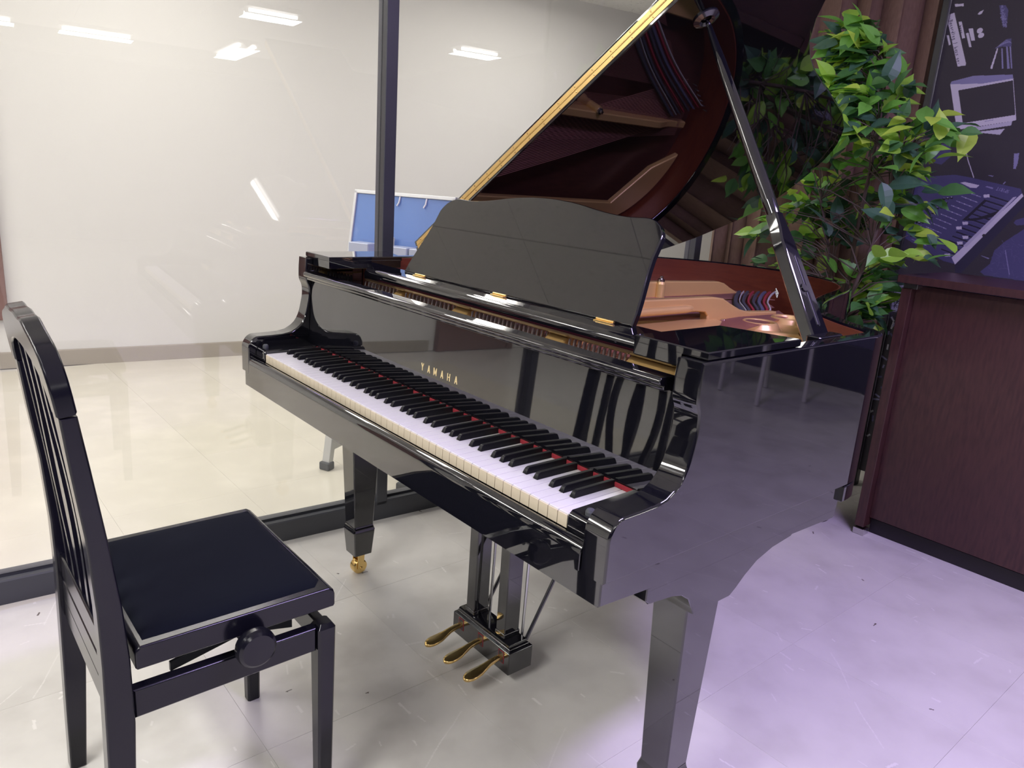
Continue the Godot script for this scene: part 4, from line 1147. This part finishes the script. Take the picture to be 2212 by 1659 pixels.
func backdrop() -> void:
	var t := thing("printed_backdrop", "dark printed backdrop showing a pale monitor and mixing desk, behind the counter", "backdrop", Vector3(-0.07, 0, -2.65))
	var W := 768
	var H := 1536
	var im := Image.create(W, H, false, Image.FORMAT_RGB8)
	var bg := lin(0.030, 0.026, 0.034)
	im.fill(bg)
	rng.seed = 9
	var pale := lin(0.5, 0.47, 0.56)
	var mid := lin(0.20, 0.19, 0.34)
	var dim := lin(0.075, 0.07, 0.16)
	var blue := lin(0.055, 0.05, 0.135)
	var ink := lin(0.06, 0.05, 0.09)
	# a blue print dot gain: fine speckle over the dark field
	for i in 9000: im.set_pixel(rng.randi_range(0, W - 1), rng.randi_range(0, H - 1), bg.lerp(lin(0.06, 0.055, 0.07), rng.randf()))
	fill_poly(im, mm([[7, 988], [9, 923], [101, 926], [118, 972], [86, 1008], [15, 992]]), blue)
	# paper labels with handwriting
	for q in [[[2, 422], [16, 418], [100, 615], [100, 623], [70, 625], [2, 462]], [[39, 455], [51, 454], [77, 518], [66, 520]], [[82, 484], [99, 485], [116, 531], [102, 531]], [[76, 501], [86, 500], [108, 554], [99, 555]], [[3, 501], [12, 501], [27, 539], [20, 541]], [[11, 386], [45, 388], [47, 398], [14, 396]], [[104, 434], [112, 425], [125, 420], [120, 434], [112, 437]]]:
		fill_poly(im, mm(q), pale)
	for c in [[126, 496], [134, 514]]:
		var ring := []
		for k in 20: ring.append([c[0] + 11 * cos(TAU * k / 20), c[1] + 10 * sin(TAU * k / 20)])
		fill_poly(im, mm(ring), pale)
	write(im, ".Recording / bass on.", Vector2(11, 436) * 0.64, Vector2(3.35, 8.6) * 0.64, Vector2(-12, 3.4) * 0.64, 1.1, ink)
	write(im, "bass", Vector2(52, 468) * 0.64, Vector2(3, 8) * 0.64, Vector2(-6, 2) * 0.64, 1.0, ink)
	# star-patterned scarf and a leaning bookshelf
	fill_poly(im, mm([[177, 411], [199, 412], [213, 431], [220, 493], [207, 492]]), dim)
	for i in 90:
		var f := rng.randf()
		var a := Vector2(lerpf(178, 208, f) + rng.randf() * 13, lerpf(413, 490, f)) * 0.64
		stroke(im, a, a + Vector2(rng.randfn(0, 2), rng.randfn(0, 2)), 1.1, mid)
	fill_poly(im, mm([[194, 568], [228, 537], [245, 535], [252, 565], [218, 563]]), dim)
	for k in 8: stroke(im, Vector2(198 + k * 6, 566 - k * 3) * 0.64, Vector2(228 + k * 3, 538 + k * 2) * 0.64, 1.0, mid)
	fill_poly(im, mm([[202, 567], [207, 567], [201, 642], [193, 641]]), pale)
	for q in [[[217, 568], [222, 568], [241, 644], [235, 644]], [[233, 563], [239, 564], [263, 645], [254, 645]], [[245, 564], [250, 564], [272, 645], [267, 645]]]: fill_poly(im, mm(q), mid)
	# old tube monitor
	fill_poly(im, mm([[56, 692], [58, 681], [137, 664], [278, 667], [284, 686], [179, 697], [59, 696]]), mid)
	fill_poly(im, mm([[56, 692], [179, 695], [283, 682], [326, 836], [312, 839], [117, 870]]), pale)
	fill_poly(im, mm([[92, 717], [283, 689], [318, 816], [135, 844]]), bg)
	fill_poly(im, mm([[158, 865], [312, 839], [312, 855], [164, 879]]), pale.lerp(mid, 0.25))
	fill_poly(im, mm([[184, 879], [293, 867], [280, 890]]), pale.lerp(mid, 0.15))
	stroke(im, Vector2(215, 838) * 0.64, Vector2(245, 834) * 0.64, 1.2, mid)
	var cord := [[146, 870], [145, 907], [164, 940], [184, 988], [219, 1054]]
	for i in 4: stroke(im, Vector2(cord[i][0], cord[i][1]) * 0.64, Vector2(cord[i + 1][0], cord[i + 1][1]) * 0.64, 2.2, pale)
	# mixing desk: deck, knob rows, fader slots, pale front lip
	fill_poly(im, mm([[0, 1062], [146, 1046], [196, 1053], [396, 1091], [408, 1118], [219, 1404], [173, 1398], [0, 1320]]), blue)
	fill_poly(im, mm([[412, 1121], [421, 1158], [251, 1437], [227, 1440], [220, 1407]]), lin(0.02, 0.017, 0.045))
	for q in [[[173, 1077], [189, 1073], [247, 1084], [238, 1095], [214, 1095]], [[154, 1101], [161, 1099], [211, 1104], [209, 1110]]]: fill_poly(im, mm(q), pale)
	fill_poly(im, mm([[268, 1089], [275, 1086], [299, 1091], [297, 1097]]), mid)
	write(im, "SPIRIT", Vector2(354, 1110) * 0.64, Vector2(-7.6, -1.8) * 0.64, Vector2(3, -11) * 0.64, 1.3, mid)
	for r in 12:
		for k in 16:
			var p := Vector2(205 - r * 16 - k * 0.5, 1112 + r * 19) + Vector2(4.6, 1.3) * k
			if p.x < 3 or p.x > 260: continue
			stroke(im, p * 0.64, (p + Vector2(2.0, 0.6)) * 0.64, 2.0, mid if (k + r) % 5 else pale)
		for k in 3:
			var p := Vector2(165 - r * 16, 1118 + r * 21) + Vector2(-14, 3) * k
			if p.x > 8:
				stroke(im, p * 0.64, (p + Vector2(5, 1)) * 0.64, 4.0, lin(0.008, 0.008, 0.012))
				stroke(im, (p + Vector2(0, -3)) * 0.64, (p + Vector2(3, -3)) * 0.64, 1.2, pale)
	for r in 13:
		var a := Vector2(288 - r * 11, 1122 + r * 19)
		stroke(im, a * 0.64, (a + Vector2(82, 22)) * 0.64, 3.0, lin(0.01, 0.009, 0.02))
		stroke(im, (a + Vector2(6, 8)) * 0.64, (a + Vector2(78, 26)) * 0.64, 1.6, dim)
	fill_poly(im, mm([[274, 1142], [287, 1142], [227, 1220], [271, 1210], [339, 1177], [325, 1202], [255, 1225], [211, 1225]]), lin(0.012, 0.01, 0.022))
	fill_poly(im, mm([[403, 1108], [411, 1118], [220, 1407], [201, 1380]]), pale)
	fill_poly(im, mm([[377, 1123], [388, 1122], [249, 1330], [235, 1328]]), pale.lerp(mid, 0.3))
	var hole := []
	for k in 14: hole.append([304 + 7 * cos(TAU * k / 14), 1279 + 6 * sin(TAU * k / 14)])
	fill_poly(im, mm(hole), bg)
	for q in [[268, 1117], [212, 1229], [192, 1250], [224, 1285], [208, 1310], [191, 1336], [170, 1364]]:
		fill_poly(im, mm([[q[0], q[1] + 3], [q[0] + 22, q[1]], [q[0] + 25, q[1] + 12], [q[0] + 5, q[1] + 15]]), pale)
	# folded denim, clips and scraps
	for q in [[[439, 1242], [386, 1292], [353, 1334], [348, 1388], [319, 1424], [338, 1436], [520, 1440], [520, 1230]], [[398, 1221], [403, 1210], [440, 1194], [446, 1225], [410, 1230]]]: fill_poly(im, mm(q), blue.lerp(dim, 0.3))
	for i in 170:
		var a := Vector2(rng.randf_range(352, 515), rng.randf_range(1290, 1432))
		if a.x - 352 > (1334 - a.y) * 0.9: stroke(im, a * 0.64, (a + Vector2(rng.randfn(0, 8), rng.randfn(0, 8))) * 0.64, 1.0, blue.lerp(mid, rng.randf() * 0.4))
	stroke(im, Vector2(392, 1330) * 0.64, Vector2(425, 1420) * 0.64, 2.0, mid)
	for q in [[[344, 960], [362, 958], [365, 995], [362, 1018], [354, 1017]], [[270, 1045], [274, 1043], [290, 1046], [287, 1050]], [[309, 1360], [316, 1360], [342, 1366], [339, 1370]], [[329, 1076], [335, 1066], [339, 1068], [333, 1077]]]: fill_poly(im, mm(q), mid)
	# the print goes on out of view: torn paper, a keyboard and small labels
	for i in 26:
		var a := Vector2(rng.randf_range(430, 1180), rng.randf_range(60, 1150))
		var d := Vector2(rng.randfn(0, 30), rng.randfn(0, 30))
		var m := Vector2(-d.y, d.x) * 0.3
		fill_poly(im, mm([[a.x, a.y], [a.x + d.x, a.y + d.y], [a.x + d.x + m.x, a.y + d.y + m.y], [a.x + m.x, a.y + m.y]]), [pale, mid, dim][i % 3])
	for i in 12:
		var a := Vector2(rng.randf_range(5, 400), rng.randf_range(20, 370))
		stroke(im, a * 0.64, (a + Vector2(rng.randfn(0, 18), rng.randfn(0, 8))) * 0.64, 5.0, [pale, mid][i % 2])
	# black and white squared paper low down at the left, seen between piano and counter
	fill_poly(im, mm([[0, 1480], [60, 1480], [60, 1640], [0, 1640]]), lin(0.22, 0.22, 0.27))
	for k in 9: stroke(im, Vector2(0, 1490 + k * 18) * 0.64, Vector2(60, 1498 + k * 18) * 0.64, 1.4, lin(0.02, 0.02, 0.03))
	for k in 10: stroke(im, Vector2(rng.randf() * 55, 1480 + rng.randf() * 150) * 0.64, Vector2(rng.randf() * 55, 1500 + rng.randf() * 140) * 0.64, 1.6, lin(0.015, 0.015, 0.02))
	for k in 26:
		var a := Vector2(rng.randf() * 50, rng.randf_range(1660, 2330))
		stroke(im, a * 0.64, (a + Vector2(rng.randfn(0, 10), rng.randfn(0, 14))) * 0.64, 5.0, [lin(0.4, 0.4, 0.45), mid, dim][k % 3])
	var m := mat("backdrop_print", Color.WHITE, 0.7)
	m.albedo_texture = ImageTexture.create_from_image(im)
	m.texture_repeat = false
	var s := Shape.new()
	var z := 0.0
	s.tri(Vector3(0, 0.08, z), Vector3(1.2, 0.08, z), Vector3(1.2, 2.48, z), Vector3.BACK, Vector3.BACK, Vector3.BACK, Vector2(0, 1), Vector2(1, 1), Vector2(1, 0))
	s.tri(Vector3(0, 0.08, z), Vector3(1.2, 2.48, z), Vector3(0, 2.48, z), Vector3.BACK, Vector3.BACK, Vector3.BACK, Vector2(0, 1), Vector2(1, 0), Vector2(0, 0))
	var pr := obj("print", s, m, t)
	s = Shape.new()
	s.box(Vector3(0.6, 1.28, -0.0115), Vector3(1.2, 2.4, 0.02))
	obj("panel", s, M.frame_dark, t)
	for x in [-0.0165, 1.2165]:
		s = Shape.new()
		s.box(Vector3(x, 1.25, -0.004), Vector3(0.03, 2.5, 0.04), 0.003)
		obj("post", s, M.frame_dark, t)
	s = Shape.new()
	s.box(Vector3(-0.0008, 1.28, 0.004), Vector3(0.0025, 2.4, 0.006))
	obj("edge_trim", s, M.steel, t)

func curtain() -> void:
	# a pleated curtain hung on a bent track from the glass to the backdrop
	var track := [Vector2(-0.85, -2.34), Vector2(-0.70, -2.37), Vector2(-0.52, -2.44), Vector2(-0.34, -2.54), Vector2(-0.2, -2.64), Vector2(-0.105, -2.70)]
	var dense := []
	for i in track.size() - 1:
		for k in 40: dense.append(track[i].lerp(track[i + 1], k / 40.0))
	dense.append(track[-1])
	rng.seed = 12
	var s := Shape.new()
	var ph := 0.0
	var front := []
	var back := []
	for i in dense.size():
		var d: Vector2 = (dense[mini(i + 1, dense.size() - 1)] - dense[maxi(i - 1, 0)]).normalized()
		var nrm := Vector2(-d.y, d.x)
		if nrm.y < 0: nrm = -nrm
		ph += 0.21 + 0.09 * sin(i * 0.07)
		var amp := 0.034 + 0.010 * sin(i * 0.13)
		var p: Vector2 = dense[i] + nrm * amp * (sin(ph) + 0.25 * sin(2.0 * ph + 0.6)) + d * amp * 0.35 * sin(2 * ph)
		front.append(p); back.append(p - nrm * 0.003)
	var rows := 2
	for i in dense.size() - 1:
		var na := Vector3.ZERO
		var nb := Vector3.ZERO
		var fa: Vector2 = front[maxi(i - 1, 0)]
		var fb: Vector2 = front[mini(i + 1, front.size() - 1)]
		var fc: Vector2 = front[mini(i + 2, front.size() - 1)]
		var ta := (fb - fa).normalized()
		var tb: Vector2 = (fc - front[i]).normalized()
		na = Vector3(-ta.y, 0, ta.x); nb = Vector3(-tb.y, 0, tb.x)
		if na.z < 0 and na.dot(Vector3(0.4, 0, 1)) < -0.6: pass
		for e in [[front, 1.0], [back, -1.0]]:
			var a: Vector2 = e[0][i]
			var b: Vector2 = e[0][i + 1]
			s.quad(Vector3(a.x, 0.03, a.y), Vector3(b.x, 0.03, b.y), Vector3(b.x, 2.62, b.y), Vector3(a.x, 2.62, a.y), na * e[1], nb * e[1], nb * e[1], na * e[1])
	var t := thing("curtain", "brown pleated curtain hanging from ceiling to floor behind the leafy plant", "curtain")
	obj("cloth", s, M.curtain, t)
	s = Shape.new()
	var tr := []
	for q in track: tr.append(Vector3(q.x, 2.65, q.y))
	s.tube(tr, 0.012, 8)
	obj("track", s, M.white_metal, t)

func leaf_mesh(len: float, wid: float, fold: float, droop: float, twist: float) -> ArrayMesh:
	# blade along +z, hinged on its midrib, tip drawn out to a point
	var s := Shape.new()
	var st := [[0.0, 0.03], [0.1, 0.55], [0.28, 0.95], [0.45, 1.0], [0.63, 0.78], [0.8, 0.4], [0.92, 0.12], [1.0, 0.0]]
	var mid := []
	var le := []
	var ri := []
	for q in st:
		var f: float = q[0]
		var y := -droop * f * f
		var w: float = wid * 0.5 * q[1]
		var tw := twist * f
		mid.append(Vector3(0, y, len * f))
		le.append(Vector3(-w * cos(tw), y + w * (fold - sin(tw)), len * f))
		ri.append(Vector3(w * cos(tw), y + w * (fold + sin(tw)), len * f))
	for i in st.size() - 1:
		for e in [[le, -1.0], [ri, 1.0]]:
			var n: Vector3 = ((mid[i + 1] - mid[i]).cross(e[0][i + 1] + e[0][i] - mid[i] - mid[i + 1] + Vector3(e[1] * 1e-5, 0, 0))).normalized()
			if n.y < 0: n = -n
			s.quad(mid[i], mid[i + 1], e[0][i + 1], e[0][i], n, n, n, n)
	return s.mesh()

func plant() -> void:
	var base := Vector3(-0.03, 0, -2.12)
	var t := thing("potted_tree", "leafy green artificial tree in a dark pot, between the piano and the curtain", "potted plant", base)
	rng.seed = 41
	var s := Shape.new()
	s.lathe([Vector2(0.0, 0.0), Vector2(0.09, 0.0), Vector2(0.1, 0.02), Vector2(0.125, 0.2), Vector2(0.135, 0.205), Vector2(0.135, 0.23), Vector2(0.122, 0.23), Vector2(0.118, 0.2), Vector2(0.0, 0.2)], Vector3.ZERO, Vector3.UP, 32)
	obj("pot", s, M.pot, t)
	s = Shape.new()
	s.lathe([Vector2(0.119, 0.205), Vector2(0.08, 0.214), Vector2(0.0, 0.218)], Vector3.ZERO, Vector3.UP, 24)
	obj("moss", s, M.moss, t)
	# several wavy trunks from the pot
	var hubs := []
	for k in 3:
		s = Shape.new()
		var pth := []
		var rad := []
		var end: Vector3 = [Vector3(-0.02, 1.78, -0.02), Vector3(0.12, 1.45, 0.03), Vector3(-0.16, 1.3, 0.0)][k]
		for i in 13:
			var f := i / 12.0
			pth.append(Vector3(end.x * f * f + 0.03 * cos(k * 2.1) * (1 - f) + 0.018 * sin(f * 9 + k), 0.2 + (end.y - 0.2) * f, end.z * f + 0.03 * sin(k * 2.1) * (1 - f) + 0.015 * cos(f * 8 + k)))
			rad.append(lerpf(0.014, 0.004, f))
		s.tube(pth, rad, 8)
		obj("trunk", s, M.bark, t)
		for i in range(5, 13): hubs.append([pth[i], i / 12.0])
	# outline of the crown: height, centre x, half width (kept clear of lid, curtain and glass)
	var crown := [[0.80, 0.04, 0.10], [0.92, 0.02, 0.20], [1.02, -0.10, 0.32], [1.12, -0.11, 0.37], [1.25, -0.07, 0.34], [1.38, -0.03, 0.32], [1.50, 0.0, 0.30], [1.60, 0.0, 0.25], [1.68, -0.04, 0.16], [1.78, -0.09, 0.10], [1.90, -0.13, 0.05]]
	var meshes := [leaf_mesh(0.082, 0.05, 0.3, 0.012, 0.1), leaf_mesh(0.092, 0.052, 0.18, 0.02, -0.2), leaf_mesh(0.072, 0.046, 0.4, 0.008, 0.3), leaf_mesh(0.1, 0.054, 0.25, 0.03, 0.0)]
	var eye := Vector3(1.38, 1.27, 0.80) - base
	var spots := []
	var twigs := Shape.new()
	for c in 205:
		var y := 0.8 + 1.13 * pow(rng.randf(), 0.85)
		if c < 8: y = 1.62 + 0.3 * rng.randf()
		var k := 0
		while k < crown.size() - 2 and crown[k + 1][0] < y: k += 1
		var f := clampf((y - crown[k][0]) / (crown[k + 1][0] - crown[k][0]), 0, 1)
		var cx := lerpf(crown[k][1], crown[k + 1][1], f)
		var hw := lerpf(crown[k][2], crown[k + 1][2], f)
		var ang := rng.randf() * TAU
		var rr := sqrt(rng.randf()) * hw
		var p := Vector3(cx + rr * cos(ang), y, clampf(rr * sin(ang) * 0.75, -0.2, 0.26))
		var hub: Vector3 = hubs[0][0]
		for h in hubs:
			if absf(h[0].y - (y - 0.12)) < absf(hub.y - (y - 0.12)): hub = h[0]
		var mid := hub.lerp(p, 0.5) + Vector3(0, 0.03, 0)
		twigs.tube([hub, mid, p], [0.003, 0.0022, 0.0012], 5, false)
		var out := (p - hub); out.y *= 0.3; out = out.normalized()
		for j in rng.randi_range(4, 7):
			var dirv := (out * 0.8 + Vector3(rng.randfn(0, 0.6), rng.randfn(-0.15, 0.45), rng.randfn(0, 0.6))).normalized()
			var q := p + Vector3(rng.randfn(0, 0.03), rng.randfn(0, 0.03), rng.randfn(0, 0.025))
			var tip := q + dirv * 0.09
			# leave room for the lid, the curtain and the piano's tail
			var w := q + base
			var wt := tip + base
			if minf(w.z, wt.z) < -2.30 - 0.25 * clampf(w.x + 0.5, 0, 0.5): continue
			if maxf(w.z, wt.z) > -2.05 and minf(w.x, wt.x) < 0.06 and maxf(w.y, wt.y) < 1.5: continue
			if maxf(w.z, wt.z) > -1.86: continue
			if maxf(w.x, wt.x) > 0.14 and minf(w.y, wt.y) < 1.07: continue
			var upv := (Vector3.UP * 0.9 + Vector3(0.35, 0, 0.45) + Vector3(rng.randfn(0, 0.35), 0, rng.randfn(0, 0.35))).normalized()
			var xv := upv.cross(dirv)
			if xv.length() < 0.1: xv = Vector3.RIGHT.cross(dirv)
			xv = xv.normalized()
			var bs := Basis(xv, dirv.cross(xv).normalized(), dirv)
			var sc := 0.88 + 0.42 * rng.randf()
			# young leaves, towards the tips of the twigs, are brighter
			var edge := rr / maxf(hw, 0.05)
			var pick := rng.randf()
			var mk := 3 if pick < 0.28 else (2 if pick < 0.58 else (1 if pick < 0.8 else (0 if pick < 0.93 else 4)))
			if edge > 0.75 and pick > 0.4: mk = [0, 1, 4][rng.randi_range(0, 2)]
			spots.append([Transform3D(bs.scaled(Vector3.ONE * sc), q), mk, rng.randi_range(0, 3), q.distance_to(eye)])
	obj("twigs", twigs, M.twig, t).set_meta("kind", "stuff")
	spots.sort_custom(func(a, b): return a[3] < b[3])
	var rest := {}
	for i in spots.size():
		var q = spots[i]
		if i < 300:
			var o := put("leaf", meshes[q[2]], M["leaf_%d" % q[1]], t)
			o.transform = q[0]
		else:
			rest.get_or_add(q[1], []).append(q[0])
	for k in rest:
		var mmesh := MultiMesh.new()
		mmesh.transform_format = MultiMesh.TRANSFORM_3D
		mmesh.mesh = meshes[k % 4]
		mmesh.instance_count = rest[k].size()
		for i in rest[k].size(): mmesh.set_instance_transform(i, rest[k][i])
		var mi := MultiMeshInstance3D.new()
		mi.name = "back_leaves"; mi.multimesh = mmesh; mi.material_override = M["leaf_%d" % k]
		mi.set_meta("kind", "stuff")
		t.add_child(mi, true)
